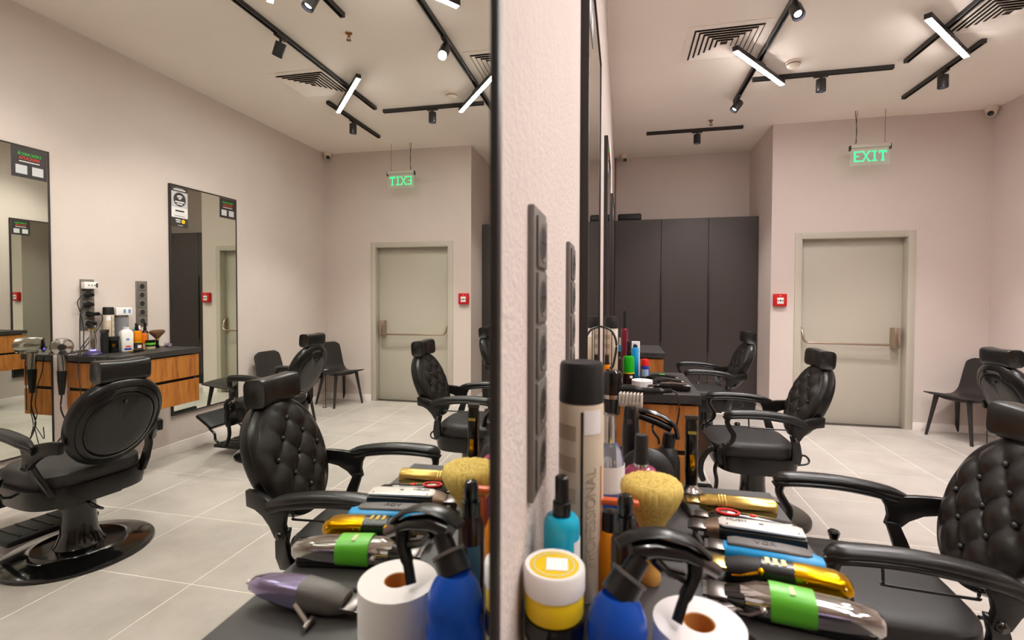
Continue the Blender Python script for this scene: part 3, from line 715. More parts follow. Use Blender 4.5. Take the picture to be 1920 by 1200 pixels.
    for yv, kd, off, kh in [(-0.110, 0.74, 0, 0.80), (-0.116, 0.88, 0, 0.91), (-0.116, 0.96, 0, 0.97), (-0.108, 1.0, 0, 1.0), (-0.075, 0.95, -0.004, 0.98), (-0.038, 0.89, -0.008, 0.94), (0, 0.87, -0.010, 0.93), (0.038, 0.89, -0.008, 0.94), (0.075, 0.95, -0.004, 0.98), (0.108, 1.0, 0, 1.0), (0.116, 0.96, 0, 0.97), (0.116, 0.88, 0, 0.91), (0.110, 0.74, 0, 0.80)]:
        secs.append([hc + HN*(off + p[0]) + HU*p[1] + V*yv for p in sup(32, 0.048*kd, 0.057*kh, 4.0)])
    MB().rings(secs).build('headrest', M_LEATHER, t, ang=50)
    return t
bc0 = make_barber()
poses = [((0.915, 1.745), 177.2, 'large black tufted barber chair at the near counter, cut by the right edge'),
         ((0.943, 3.373), 181.2, 'black tufted barber chair before the second left counter, its arms towards the left wall'),
         ((0.911, 5.026), 180.3, 'smallest black barber chair, farthest on the left side in front of the wardrobe'),
         ((2.78, 2.06), 9.0, 'black barber chair seen from behind at the opposite counter, round base in view'),
         ((2.875, 3.75), 2.0, 'black barber chair at the diamond poster mirror with its footrest towards the opposite wall')]
for i, ((x, y), a, lb) in enumerate(poses):
    o = bc0 if i == 0 else copy_tree(bc0)
    o.location = (x, y, 0); o.rotation_euler = (0, 0, math.radians(a)); o['label'] = lb; o['group'] = 'black barber chairs'

# ------------------------------------------------------------------ moulded waiting chairs
def make_dining():
    t = thing('waiting_chair', 'x', 'chair')
    pr_ = cr([(0.235, 0, 0.437), (0.215, 0, 0.449), (0.12, 0, 0.438), (0.0, 0, 0.424), (-0.11, 0, 0.430), (-0.175, 0, 0.47), (-0.205, 0, 0.54), (-0.232, 0, 0.63), (-0.258, 0, 0.72), (-0.275, 0, 0.785)], 4)
    pf = [(p.x, p.z) for p in pr_]; n = len(pf)
    hw = []
    for i in range(n):
        k = i/(n-1)
        w0 = 0.20 + 0.025*math.sin(min(1, k/0.45)*PI)
        if k > 0.45: w0 = 0.20 - (k-0.45)*0.05
        if k < 0.08: w0 *= 0.72 + 0.28*math.sqrt(k/0.08)
        if k > 0.9: w0 *= math.sqrt(max(0.0, 1-((k-0.9)/0.1)**2*0.62))
        hw.append(w0)
    def sag(i, tt):
        k = i/(n-1)
        return 0.022*tt*tt*(0.4+0.6*math.sin(PI*min(1, max(0, (k-0.1)/0.7))))
    MB().ribbon(pf, hw, 0.011, 12, sag).build('seat_shell', M_DINE, t, bevel=0.003, seg=2)
    loftz([(0.385, -0.13, 0.14, 0.14, 3), (0.40, -0.15, 0.17, 0.17, 3), (0.422, -0.14, 0.17, 0.17, 3)], 28).build('seat_frame', M_DINE, t)
    for sx, sy in ((1, 1), (1, -1), (-1, 1), (-1, -1)):
        a = Vector((sx*0.145 if sx > 0 else -0.125, sy*0.145, 0.42)); b_ = Vector((0.19 if sx > 0 else -0.215, sy*0.205, 0.0))
        MB().tube([a, a.lerp(b_, 0.15), a.lerp(b_, 0.5), b_], [(0.026, 0.024), (0.022, 0.021), (0.018, 0.017), (0.014, 0.013)], 10).build('leg', M_DINE, t)
    return t
d0 = make_dining()
for i, (x, y, a, lb) in enumerate([(3.40, 5.62, 205, 'dark moulded plastic chair in the corner beside the sage door'), (3.40, 4.60, 186, 'dark moulded plastic chair against the opposite wall behind a barber chair')]):
    o = d0 if i == 0 else copy_tree(d0)
    o.location = (x, y, 0); o.rotation_euler = (0, 0, math.radians(a)); o['label'] = lb; o['group'] = 'dark waiting chairs'
# thin floor stand beside the corner chair
t = thing('floor_stand', 'thin black rod stand with a small chrome ring beside the corner chair', 'stand', (3.46, 5.40, 0))
MB().tube(cr([(0.03, 0.02, 0.004), (0.03, -0.02, 0.004), (-0.01, -0.03, 0.004), (-0.02, 0.0, 0.004), (0, 0, 0.01), (0, 0, 0.05)], 5), 0.004, 6).build('foot', M_METAL_BLACK, t)
MB().cyl((0, 0, 0.03), (0, 0, 0.47), 0.0045, seg=8).build('rod', M_METAL_BLACK, t)
MB().tube([(0.03*math.cos(k*PI/8), 0.03*math.sin(k*PI/8), 0.472) for k in range(17)], 0.0035, 6).build('ring', M_CHROME, t)

# ------------------------------------------------------------------ small things: builders
Z1 = ZC
def part_lathe(t, name, prof, m, seg=28, c=(0, 0, 0), **kw): return MB().lathe(prof, seg, c).build(name, m, t, **kw)
def wrap(t, name, r_, z0, z1, a0, a1, m, n=14):
    """thin curved label on a cylinder between two angles"""
    mb = MB(); vs = []; fs = []
    for k in range(n+1):
        a = math.radians(a0 + (a1-a0)*k/n)
        for q, z in ((r_, z0), (r_, z1), (r_+0.0004, z1), (r_+0.0004, z0)): vs.append((q*math.cos(a), q*math.sin(a), z))
    for k in range(n):
        for j in range(4):
            i0 = k*4+j; i1 = k*4+(j+1) % 4; fs.append((i0, i1, i1+4, i0+4))
    fs += [(0, 3, 2, 1), (n*4, n*4+1, n*4+2, n*4+3)]
    return mb.add(vs, fs).build(name, m, t)
def spray_can(loc, label, rz=0, r_=0.033, h=0.345, cap=0.058):
    t = thing('hairspray_can', label, 'spray can', loc, rz, 'tall beige hairspray cans')
    part_lathe(t, 'can', [(0, 0), (r_*0.94, 0), (r_, 0.004), (r_, h-cap-0.004), (r_*0.96, h-cap)], M_BEIGE)
    part_lathe(t, 'cap', [(0, h-cap), (r_*0.99, h-cap), (r_*1.0, h-cap+0.004), (r_*0.97, h-0.006), (r_*0.9, h), (0, h-0.001)], M_MATTE)
    body = t.children[0]
    wrap(body, 'print_stripe', r_+0.0001, 0.01, h-cap-0.01, -86, -80, M_MATTE)
    for k in range(5):
        z = h-cap-0.03-k*0.045
        wrap(body, 'print_block', r_+0.0001, z-0.022, z, -160, -98, M_BEIGE2)
    wrap(body, 'print_edge', r_+0.0001, 0.01, h-cap-0.09, -28, -24, M_ORNOZ)
    aa = math.radians(-58); text('PROFESSIONAL', 0.021, 'lettering', M_BEIGE2, body, ((r_+0.0004)*math.cos(aa), (r_+0.0004)*math.sin(aa), 0.125), (0, 0, 1), (math.sin(aa), -math.cos(aa), 0), 0.0002)
    wrap(body, 'price_label', r_+0.0002, h-cap-0.042, h-cap-0.008, -78, -30, M_PAPER)
    return t
def bottle(name, loc, label, cat, prof, m, caps, rz=0, labels=(), group=None):
    t = thing(name, label, cat, loc, rz, group)
    b_ = part_lathe(t, 'body', prof, m)
    for nm, pr_, mm in caps: part_lathe(t, nm, pr_, mm, 22)
    for nm, r_, z0, z1, a0, a1, mm in labels: wrap(b_, nm, r_, z0, z1, a0, a1, mm, 20)
    return t
def pump_cap(z, r0=0.013, r1=0.0105, h0=0.018, h1=0.034):
    return [('collar', [(0, z), (r0, z), (r0, z+h0), (r1, z+h0+0.001), (0, z+h0+0.001)], M_PLASTIC), ('pump', [(0, z+h0), (r1, z+h0), (r1*0.96, z+h0+h1), (r1*0.7, z+h0+h1+0.002), (0, z+h0+h1+0.002)], M_PLASTIC)]

# ---- near counter, wall side
bottle('cosmetic_jar', (0.040, 0.552, Z1), 'dark lower jar with cream label under the yellow jar', 'jar', [(0, 0), (0.032, 0), (0.034, 0.004), (0.034, 0.055), (0.032, 0.058), (0, 0.058)], M_CREAM,
       [('lid', [(0, 0.056), (0.0348, 0.056), (0.0348, 0.074), (0, 0.0755)], M_GLOSS)], labels=[('dark_band', 0.0341, 0.05, 0.056, -180, 179, M_MATTE)])
t = bottle('cosmetic_jar', (0.0395, 0.552, Z1+0.0758), 'yellow jar with white lid and white price label, nearest the wall', 'jar', [(0, 0), (0.0315, 0), (0.0325, 0.003), (0.0325, 0.03), (0.031, 0.032)], M_YELLOW,
       [('lid', [(0, 0.028), (0.0338, 0.028), (0.0342, 0.03), (0.0342, 0.053), (0.0325, 0.0555), (0.0285, 0.0545), (0, 0.054)], M_WHITE)])
lid = t.children[1]
t.scale = (1.04, 1.04, 1.0)
MB().lathe([(0, 0.0542), (0.0275, 0.0542), (0.0275, 0.0548), (0, 0.0548)], 32).build('lid_print', M_YELLOW, lid)
MB().lathe([(0.0215, 0.0549), (0.0235, 0.0549), (0.0235, 0.0551), (0.0215, 0.0551), (0.0215, 0.0549)], 32, caps=False).build('lid_ring', M_CREAM, lid)
q = MB().box(-0.012, 0.012, -0.0125, 0.0125, 0.0551, 0.0556); q.mul(Matrix.Translation((0.003, 0, 0)) @ Matrix.Rotation(0.12, 4, 'Z')).build('price_label', M_PAPER, lid)
bottle('pump_bottle', (0.0395, 0.622, Z1), 'teal bottle with black pump cap at the wall', 'bottle', [(0, 0), (0.022, 0), (0.0235, 0.003), (0.0235, 0.145), (0.0225, 0.152), (0.019, 0.157), (0.0, 0.158)], M_TEAL,
       pump_cap(0.157, 0.0118, 0.0092, 0.018, 0.032), labels=[('label', 0.0236, 0.05, 0.13, -42, 60, M_PAPER)])
spray_can((0.056, 0.72, Z1), 'tall beige hairspray can with black cap at the near wall')
bottle('gel_bottle', (0.092, 0.86, Z1), 'clear bottle with blue gel and white label behind the beige can', 'bottle', [(0, 0), (0.026, 0), (0.028, 0.004), (0.028, 0.10), (0.027, 0.16), (0.02, 0.18), (0.012, 0.19), (0, 0.19)], M_CLEAR,
       [('liquid', [(0, 0.002), (0.0284, 0.002), (0.0284, 0.10), (0, 0.101)], M_BLUELIQ), ('cap', [(0, 0.188), (0.014, 0.188), (0.013, 0.235), (0, 0.236)], M_CHROME)], labels=[('label', 0.0282, 0.105, 0.15, -110, 30, M_PAPER)])
bottle('dropper_bottle', (0.120, 0.640, Z1), 'slim dark bottle with round black cap behind the trigger sprayer', 'bottle', [(0, 0), (0.017, 0), (0.018, 0.003), (0.018, 0.125), (0.013, 0.138), (0.0, 0.14)], M_DKGLASS,
       [('collar', [(0, 0.136), (0.0135, 0.136), (0.0135, 0.158), (0, 0.159)], M_GLOSS), ('cap', [(0, 0.156), (0.0095, 0.156), (0.0105, 0.176), (0.008, 0.184), (0, 0.186)], M_GLOSS)], labels=[('label', 0.0182, 0.03, 0.10, -150, -90, mat('dull_label', (70, 110, 130), 0.4))])
t = bottle('spray_bottle', (0.100, 0.715, Z1), 'orange bottle with a flat orange trigger beside the neck brush', 'spray bottle', [(0, 0), (0.019, 0), (0.020, 0.003), (0.020, 0.085), (0.014, 0.10), (0, 0.102)], M_AMBER,
       [('neck', [(0, 0.10), (0.012, 0.10), (0.012, 0.128), (0, 0.13)], M_PLASTIC)])
MB().box(-0.014, 0.040, -0.007, 0.007, 0.138, 0.147).build('nozzle', M_ORNOZ, t, bevel=0.003)
MB().prism([(0.02, 0.132), (0.034, 0.13), (0.030, 0.10), (0.022, 0.085), (0.018, 0.09)], -0.006, 0.006, lambda p, q_, tt: (p, tt, q_)).build('trigger', M_ORNOZ, t, bevel=0.002)

# ---- blue trigger spray bottle
t = thing('trigger_sprayer', 'blue spray bottle with a large black angled trigger head', 'spray bottle', (0.111, 0.545, Z1))
part_lathe(t, 'bottle', [(0, 0), (0.032, 0), (0.0345, 0.004), (0.0345, 0.045), (0.031, 0.058), (0.0335, 0.072), (0.032, 0.086), (0.026, 0.10), (0.017, 0.110), (0, 0.111)], M_BLUELIQ)
a = Vector((0.0, 0.004, 0.104)); b_ = Vector((0.026, 0.024, 0.142))
MB().cyl(a, a.lerp(b_, 0.52), 0.0205, 0.019, 20).build('collar', M_PLASTIC, t)
MB().cyl(a.lerp(b_, 0.50), b_, 0.0125, 0.0115, 16).build('neck', M_PLASTIC, t)
ringq = (b_-a).to_track_quat('Z', 'Y').to_matrix()
MB().lathe([(0.0198, 0.0), (0.0212, 0.0), (0.0212, 0.004), (0.0198, 0.004)], 24, a.lerp(b_, 0.47), ringq).build('ring', M_GREYPAD, t)
MB().tube([(0.014, 0.026, 0.148), (0.04, 0.034, 0.150), (0.075, 0.044, 0.142), (0.096, 0.048, 0.132)], [(0.013, 0.011), (0.014, 0.012), (0.012, 0.010), (0.009, 0.008)], 12).build('barrel', M_GLOSS, t)
MB().tube(cr([(0.0, 0.022, 0.156), (0.022, 0.030, 0.1655), (0.055, 0.040, 0.166), (0.085, 0.047, 0.155), (0.104, 0.052, 0.138)], 5), [(0.010+0.004*math.sin(PI*i/20), 0.0035) for i in range(21)], 12).build('shroud', M_PLASTIC, t)
MB().cyl((0.094, 0.047, 0.133), (0.114, 0.052, 0.121), 0.0085, 0.0075, 14).build('nozzle', M_DKSTEEL, t)
MB().tube(cr([(0.088, 0.044, 0.140), (0.086, 0.040, 0.118), (0.074, 0.030, 0.095), (0.066, 0.022, 0.074)], 5), [(0.009, 0.005)]*10 + [(0.007, 0.004)]*6, 10).build('trigger', M_PLASTIC, t)
MB().tube([(0.04, 0.033, 0.138), (0.055, 0.037, 0.122), (0.075, 0.040, 0.116)], [(0.009, 0.006)]*3, 10).build('lever_guard', M_GLOSS, t)

# ---- paper roll
def paper_roll(loc, r_, h, label, core=0.018):
    t = thing('paper_roll', label, 'paper roll', loc, 0, 'white neck paper rolls')
    seg = 40
    MB().lathe([(core, 0), (r_, 0), (r_, h), (core, h), (core, 0)], seg).build('paper', M_PAPER, t)
    MB().lathe([(core-0.0015, 0.001), (core, 0.001), (core, h-0.0008), (core-0.0015, h-0.0008), (core-0.0015, 0.001)], seg).build('core', M_CARD, t)
    return t
for me_ in (paper_roll((0.203, 0.583, Z1), 0.051, 0.067, 'large white paper roll with brown core in the foreground'), paper_roll((0.212, 2.455, Z1), 0.050, 0.032, 'small white paper roll on the second left counter', 0.009)): pass

# ---- neck brush
def neck_brush(loc, label, R0=0.047, hz=0.165, mb_=M_BRISTLE, mw=M_LTWOOD, grp='neck brushes'):
    t = thing('neck_brush', label, 'brush', loc, 0, grp)
    part_lathe(t, 'handle', [(0, 0), (0.013, 0), (0.0155, 0.006), (0.014, 0.02), (0.0105, 0.035), (0.0125, 0.055), (0.0145, 0.068), (0, 0.07)], mw)
    part_lathe(t, 'ferrule', [(0, 0.066), (0.0155, 0.066), (0.0155, 0.078), (0, 0.079)], mw)
    seg = 72; R = []
    prof = [(0.014, 0.076), (0.018, 0.088), (0.027, 0.105), (0.038, 0.122), (0.0455, 0.138), (0.047, 0.148), (0.0445, 0.156), (0.036, 0.161), (0.02, 0.164), (0.004, 0.165)]
    for i, (rr, z) in enumerate(prof):
        row = []
        for j in range(seg):
            a = 2*PI*j/seg; k = 1 + (0.012*math.sin(a*17)*math.sin(a*5) + 0.008*random.uniform(-1, 1))*min(1, i/3)
            zz = z/0.165*hz + (0.0015*random.uniform(-1, 1) if i > 4 else 0)
            row.append(Vector((rr/0.047*R0*k*math.cos(a), rr/0.047*R0*k*math.sin(a), zz)))
        R.append(row)
    MB().rings(R).build('bristles', mb_, t, ang=80)
    rnd = random.Random(3); mb = MB()
    for k in range(260):
        a = rnd.uniform(0, 2*PI); q0 = rnd.uniform(0.45, 0.98)
        p0 = Vector((0.030*q0*math.cos(a), 0.030*q0*math.sin(a), hz*0.66)); p1 = Vector((R0*1.02*q0*math.cos(a+rnd.uniform(-.05, .05)), R0*1.02*q0*math.sin(a), hz*(1.0-0.10*q0**3)+rnd.uniform(-0.002, 0.004)))
        mb.tube([p0, p1], [0.0006, 0.0003], 3)
    mb.build('loose_hairs', mb_, t, kind='stuff')
    return t
neck_brush((0.160, 0.768, Z1), 'blond bristle neck brush standing upright on the near counter')

# ---- clippers (head towards -x, tail towards +x, resting on z=0)
def at(o, x, y, z, deg, pitch=0.0):
    o.location = (x, y, z); o.rotation_euler = (0, math.radians(pitch), math.radians(deg)); return o
def blade(t, x, hz, hw=0.02, m=M_DKSTEEL):
    b_ = MB().box(x-0.022, x+0.004, -hw, hw, hz-0.004, hz+0.003).build('blade', m, t, bevel=0.001)
    for k in range(7): MB().box(x-0.028, x-0.02, -hw+0.0035+k*hw*2/7.6-0.0012, -hw+0.0035+k*hw*2/7.6+0.0012, hz-0.003, hz+0.001).build('tooth', m, b_)
# gold cylinder trimmer
t = thing('hair_trimmer', 'polished gold cylindrical trimmer, farthest in the clipper row', 'trimmer', group='clippers laid on the near counter')
loftx([(-0.062, 0, 0.02, 0.015, 0.013, 2), (-0.045, 0, 0.02, 0.0185, 0.0175, 2), (-0.03, 0, 0.0195, 0.0175, 0.0175, 2), (-0.028, 0, 0.0195, 0.0185, 0.0185, 2), (0.075, 0, 0.0195, 0.0188, 0.0188, 2), (0.078, 0, 0.0195, 0.0175, 0.0175, 2)], 28).build('body', M_GOLD, t)
for k in range(3): MB().lathe([(0.0187, 0), (0.0196, 0.001), (0.0196, 0.003), (0.0187, 0.004)], 24, (-0.028+k*0.006, 0, 0.0195), Matrix.Rotation(PI/2, 3, 'Y')).build('ring', M_GOLD, t)
MB().lathe([(0, 0), (0.016, 0), (0.016, 0.0012), (0, 0.0012)], 24, (0.078, 0, 0.0195), Matrix.Rotation(PI/2, 3, 'Y')).build('end_cap', M_GOLD2, t)
blade(t, -0.066, 0.022, 0.016, M_GOLD)
at(t, 0.334, 1.048, Z1, -2)
# black trimmer with red rings
t = thing('hair_trimmer', 'slim black trimmer with a red oval ring and red button', 'trimmer', group='clippers laid on the near counter')
loftx([(-0.07, 0, 0.012, 0.012, 0.008), (-0.055, 0, 0.013, 0.018, 0.012), (-0.02, 0, 0.0135, 0.0185, 0.0135), (0.04, 0, 0.013, 0.017, 0.013), (0.075, 0, 0.012, 0.013, 0.011), (0.082, 0, 0.012, 0.009, 0.008)], 24).build('body', M_GLOSS, t)
MB().tube([(0.02*math.cos(k*PI/12)-0.035, 0.0115*math.sin(k*PI/12), 0.0272) for k in range(25)], 0.0023, 6).build('dial_ring', M_REDRING, t)
MB().sphere((-0.035, 0, 0.0265), (0.015, 0.008, 0.002), 14, 6).build('dial', M_CHROME, t)
MB().sphere((0.008, 0, 0.0265), (0.007, 0.005, 0.003), 12, 6).build('button', M_REDRING, t)
MB().tube([(-0.05, -0.0185, 0.014), (0.0, -0.0195, 0.0145), (0.05, -0.0175, 0.014), (0.078, -0.011, 0.0125)], [(0.001, 0.0035)]*4, 6).build('chrome_edge', M_CHROME, t)
blade(t, -0.072, 0.014, 0.013)
at(t, 0.350, 0.988, Z1, -9)
# white topped clipper
t = thing('hair_clipper', 'hair clipper with a white metal top plate and black body', 'clipper', group='clippers laid on the near counter')
loftx([(-0.075, 0, 0.014, 0.017, 0.011, 4), (-0.06, 0, 0.015, 0.0215, 0.0145, 4), (0.0, 0, 0.0155, 0.022, 0.0155, 4), (0.06, 0, 0.0155, 0.0215, 0.0155, 4), (0.08, 0, 0.0155, 0.020, 0.0145, 4)], 28).build('body', M_PLASTIC, t)
tp = loftx([(-0.058, 0, 0.032, 0.012, 0.002, 4), (-0.052, 0, 0.0325, 0.0185, 0.003, 4), (0.0, 0, 0.0335, 0.020, 0.0032, 4), (0.07, 0, 0.033, 0.0195, 0.003, 4), (0.078, 0, 0.0325, 0.017, 0.002, 4)], 24).build('top_plate', mat('satin_white', (226, 220, 214), 0.28, 0.3), t)
text('HUSH', 0.013, 'lettering', M_PRINTK, tp, (-0.028, 0.006, 0.0366), (1, 0, 0), (0, 1, 0), 0.0002)
MB().sphere((0.012, 0.002, 0.0366), (0.005, 0.0035, 0.001), 10, 5).build('switch', M_PLASTIC, tp)
for x in (-0.045, 0.012, 0.068): MB().cyl((x, -0.013, 0.0355), (x, -0.013, 0.0365), 0.0018, seg=8).build('screw', M_DKSTEEL, tp)
loftx([(-0.083, 0, 0.017, 0.016, 0.010, 4), (-0.07, 0, 0.018, 0.021, 0.0135, 4), (-0.058, 0, 0.019, 0.0225, 0.0155, 4)], 24).build('head', M_STEEL, t)
blade(t, -0.083, 0.021, 0.02)
at(t, 0.346, 0.930, Z1, -7)
# blue and grey clipper
t = thing('hair_clipper', 'bright blue hair clipper with a grey rubber top', 'clipper', group='clippers laid on the near counter')
loftx([(-0.068, 0, 0.013, 0.017, 0.011, 3), (-0.05, 0, 0.014, 0.021, 0.014, 3), (0.02, 0, 0.0145, 0.023, 0.0145, 3), (0.06, 0, 0.014, 0.0215, 0.014, 3), (0.078, 0, 0.0125, 0.015, 0.0115, 3)], 28).build('body', M_SKY, t)
tp = loftx([(-0.062, 0.004, 0.027, 0.012, 0.003, 3.5), (-0.05, 0.004, 0.028, 0.0155, 0.0042, 3.5), (0.02, 0.004, 0.0285, 0.016, 0.0045, 3.5), (0.055, 0.004, 0.028, 0.014, 0.004, 3.5), (0.062, 0.004, 0.027, 0.009, 0.003, 3.5)], 24).build('grip', M_GREYPAD, t)
text('VGR', 0.017, 'lettering', M_PLASTIC, tp, (-0.005, 0.004, 0.0331), (1, 0, 0), (0, 1, 0), 0.0003)
blade(t, -0.07, 0.018, 0.018)
at(t, 0.352, 0.862, Z1, -9)
# black and gold clipper
t = thing('hair_clipper', 'black hair clipper with a shiny gold rear half', 'clipper', group='clippers laid on the near counter')
loftx([(-0.078, 0, 0.016, 0.018, 0.012), (-0.055, 0, 0.018, 0.022, 0.0165), (-0.01, 0, 0.0185, 0.0215, 0.0185), (0.02, 0, 0.0185, 0.0215, 0.0185)], 28).build('front_body', M_MATTE, t)
loftx([(-0.028, 0, 0.019, 0.0225, 0.0195), (0.016, 0, 0.019, 0.0225, 0.0195)], 28).build('band', M_PLASTIC, t)
loftx([(0.014, 0, 0.0235, 0.0215, 0.0145), (0.03, 0, 0.024, 0.022, 0.015), (0.07, 0, 0.0235, 0.0215, 0.0145), (0.085, 0, 0.022, 0.0185, 0.012), (0.09, 0, 0.020, 0.013, 0.008)], 28).build('gold_shell', M_GOLD2, t)
MB().box(0.014, 0.084, -0.019, 0.019, 0.0, 0.012).build('under_body', M_PLASTIC, t, bevel=0.004)
for k in range(3): MB().box(-0.022+k*0.011, -0.016+k*0.011, -0.008, 0.009, 0.0383, 0.0392).build('emblem', M_GOLD, t)
MB().tube(cr([(-0.030, -0.0225, 0.03), (-0.045, -0.026, 0.026), (-0.058, -0.023, 0.020), (-0.068, -0.018, 0.016)], 4), [(0.003, 0.002)]*13, 8).build('taper_lever', M_GOLD2, t)
MB().sphere((-0.03, -0.023, 0.031), 0.0055, 10, 6).build('lever_knob', M_GOLD2, t)
MB().sphere((0.012, -0.0235, 0.017), 0.0045, 10, 6).build('screw', M_CHROME, t)
for x in (0.03, 0.078): MB().sphere((x, -0.0195, 0.026), 0.003, 8, 5).build('rivet', M_GOLD, t)
blade(t, -0.08, 0.022, 0.019, M_GOLD)
at(t, 0.352, 0.797, Z1, -9)
# chrome clipper with green tape
t = thing('hair_clipper', 'chrome hair clipper wrapped with bright green tape', 'clipper', group='clippers laid on the near counter')
loftx([(-0.072, 0, 0.020, 0.016, 0.014), (-0.052, 0, 0.0215, 0.0225, 0.019), (-0.01, 0, 0.022, 0.0235, 0.0205), (0.05, 0, 0.0225, 0.0215, 0.0185), (0.088, 0, 0.022, 0.018, 0.014), (0.094, 0, 0.021, 0.013, 0.010)], 32).build('body', mat('mirror_chrome', (206, 204, 202), 0.08, 1.0), t)
MB().box(-0.05, 0.086, -0.0205, 0.0205, 0.0, 0.017).build('under_body', M_GLOSS, t, bevel=0.006, seg=3)
tp = loftx([(-0.036, 0, 0.0225, 0.0245, 0.0222), (-0.03, 0, 0.0225, 0.0249, 0.0224), (0.012, 0, 0.0225, 0.0244, 0.0215), (0.018, 0, 0.0225, 0.024, 0.021)], 36).build('tape', M_TAPE, t)
MB().box(-0.012, -0.006, -0.014, 0.006, 0.0437, 0.0447).build('tape_print', M_CREAM, tp)
loftx([(-0.092, 0, 0.018, 0.017, 0.010), (-0.068, 0, 0.019, 0.021, 0.0145)], 24).build('head', M_GLOSS, t)
MB().sphere((-0.045, -0.024, 0.02), 0.006, 10, 6).build('lever_knob', M_CHROME, t)
MB().tube([(-0.045, -0.025, 0.02), (-0.062, -0.030, 0.014), (-0.075, -0.026, 0.012)], [(0.003, 0.002)]*3, 8).build('taper_lever', M_DKSTEEL, t)
blade(t, -0.093, 0.022, 0.020)
at(t, 0.350, 0.716, Z1, -9)
# purple trimmer, only seen in the mirror
t = thing('hair_clipper', 'iridescent purple hair clipper with grey head, nearest the counter edge in the mirror', 'clipper', group='clippers laid on the near counter')
loftx([(0.0, 0, 0.024, 0.0235, 0.0225), (0.04, 0, 0.024, 0.0215, 0.0205), (0.075, 0, 0.024, 0.0175, 0.016), (0.10, 0, 0.0235, 0.011, 0.009), (0.104, 0, 0.0235, 0.006, 0.005)], 30).build('rear_body', M_IRID, t)
loftx([(0.0, 0, 0.014, 0.021, 0.013), (0.05, 0, 0.015, 0.019, 0.011), (0.09, 0, 0.018, 0.011, 0.005)], 24).build('under_shell', M_PURPLED, t)
loftx([(-0.075, 0, 0.022, 0.018, 0.013), (-0.05, 0, 0.023, 0.0225, 0.020), (0.0, 0, 0.0242, 0.0238, 0.0228), (0.004, 0, 0.0242, 0.0238, 0.0228)], 30).build('front_body', M_GREYPAD, t)
MB().tube([(0.0, -0.024, 0.022), (-0.018, -0.033, 0.014), (-0.034, -0.040, 0.007)], [(0.006, 0.0035), (0.005, 0.003), (0.004, 0.003)], 10).build('taper_lever', M_CHROME, t)
MB().cyl((-0.034, -0.052, 0.007), (-0.034, -0.030, 0.009), 0.005, seg=12).build('lever_pin', M_CHROME, t)
MB().cyl((0.104, 0, 0.0235), (0.11, 0, 0.0235), 0.004, seg=10).build('hang_tip', M_PRINTW, t)
blade(t, -0.076, 0.022, 0.02)
at(t, 0.352, 0.598, Z1, -2, -4); t.scale = (0.84, 0.92, 0.86)
# cord along the heads
tag(MB().tube(cr([(0.235, 1.10, Z1+0.005), (0.248, 1.04, Z1+0.006), (0.255, 0.98, Z1+0.005), (0.248, 0.92, Z1+0.012), (0.258, 0.86, Z1+0.006), (0.255, 0.80, Z1+0.01), (0.262, 0.74, Z1+0.005), (0.270, 0.68, Z1+0.006), (0.30, 0.64, Z1+0.005)], 6), 0.004, 8).build('extension_cord', M_CORD), 'black cord lying along the clipper heads on the near counter', 'cord')
t = thing('comb', 'small yellow comb lying between paper roll and green taped clipper', 'comb', (0.258, 0.655, Z1), math.radians(-62))
MB().box(-0.045, 0.045, 0.003, 0.009, 0.0, 0.004).build('spine', M_YELLOW, t, bevel=0.001)
tm = MB().box(-0.0006, 0.0006, -0.011, 0.003, 0.0005, 0.003).mesh('tooth', M_MATTE)
for k in range(30): inst('tooth', tm, t, (-0.043+k*0.003, 0, 0))
t = thing('nozzle_cap', 'grey ribbed nozzle cap lying beside the paper roll', 'cap', (0.246, 0.70, Z1), math.radians(20))
MB().lathe([(0.008, 0), (0.0095, 0.001), (0.0095, 0.02), (0.007, 0.022), (0.0055, 0.034), (0, 0.034)], 20, (0, 0, 0.0098), Matrix.Rotation(PI/2, 3, 'Y')).build('body', M_DKSTEEL, t)
for k in range(12):
    a = 2*PI*k/12; MB().box(0.002, 0.019, 0.0095*math.cos(a)-0.0007, 0.0095*math.cos(a)+0.0007, 0.0098+0.0095*math.sin(a)-0.0007, 0.0098+0.0095*math.sin(a)+0.0007).build('rib', M_GREYPAD, t)

# ---- rear of the near counter
bottle('perfume_bottle', (0.150, 0.915, Z1), 'round pink bottle with a tall black cap behind the blond brush', 'bottle', [(0, 0), (0.030, 0), (0.033, 0.004), (0.033, 0.105), (0.031, 0.118), (0.024, 0.127), (0.013, 0.130), (0, 0.130)], M_PINK,
       [('collar', [(0, 0.129), (0.0135, 0.129), (0.0135, 0.136), (0, 0.137)], M_CHROME), ('cap', [(0, 0.136), (0.0125, 0.136), (0.0115, 0.184), (0.010, 0.188), (0, 0.188)], M_MATTE)])
t = thing('black_brush', 'black round vent brush lying behind the pink bottle', 'brush', (0.165, 1.03, Z1))
MB().sphere((0, 0, 0.075), (0.055, 0.03, 0.055), 24, 14).build('brush_head', M_MATTE, t)
MB().cyl((0, 0, 0), (0, 0, 0.04), 0.022, 0.016, 18).build('handle', M_MATTE, t)
t = thing('hair_clipper', 'black cordless clipper with pale comb guard standing upright', 'clipper', (0.134, 1.078, Z1), math.radians(-8))
loftz([(0.0, -0.016, 0.016, 0.022, 3), (0.06, -0.018, 0.018, 0.024, 3), (0.15, -0.018, 0.018, 0.023, 3), (0.20, -0.014, 0.014, 0.021, 3), (0.205, -0.011, 0.011, 0.018, 3)], 28).build('body', M_PLASTIC, t)
gd = MB().box(-0.024, 0.024, -0.008, 0.008, 0.203, 0.212).build('comb_guard', mat('pale_guard', (206, 196, 184), 0.4), t, bevel=0.001)
for k in range(7): MB().box(-0.0225+k*0.0075-0.0016, -0.0225+k*0.0075+0.0016, -0.014, 0.012, 0.211, 0.232).build('tooth', MATS['pale_guard'], gd)
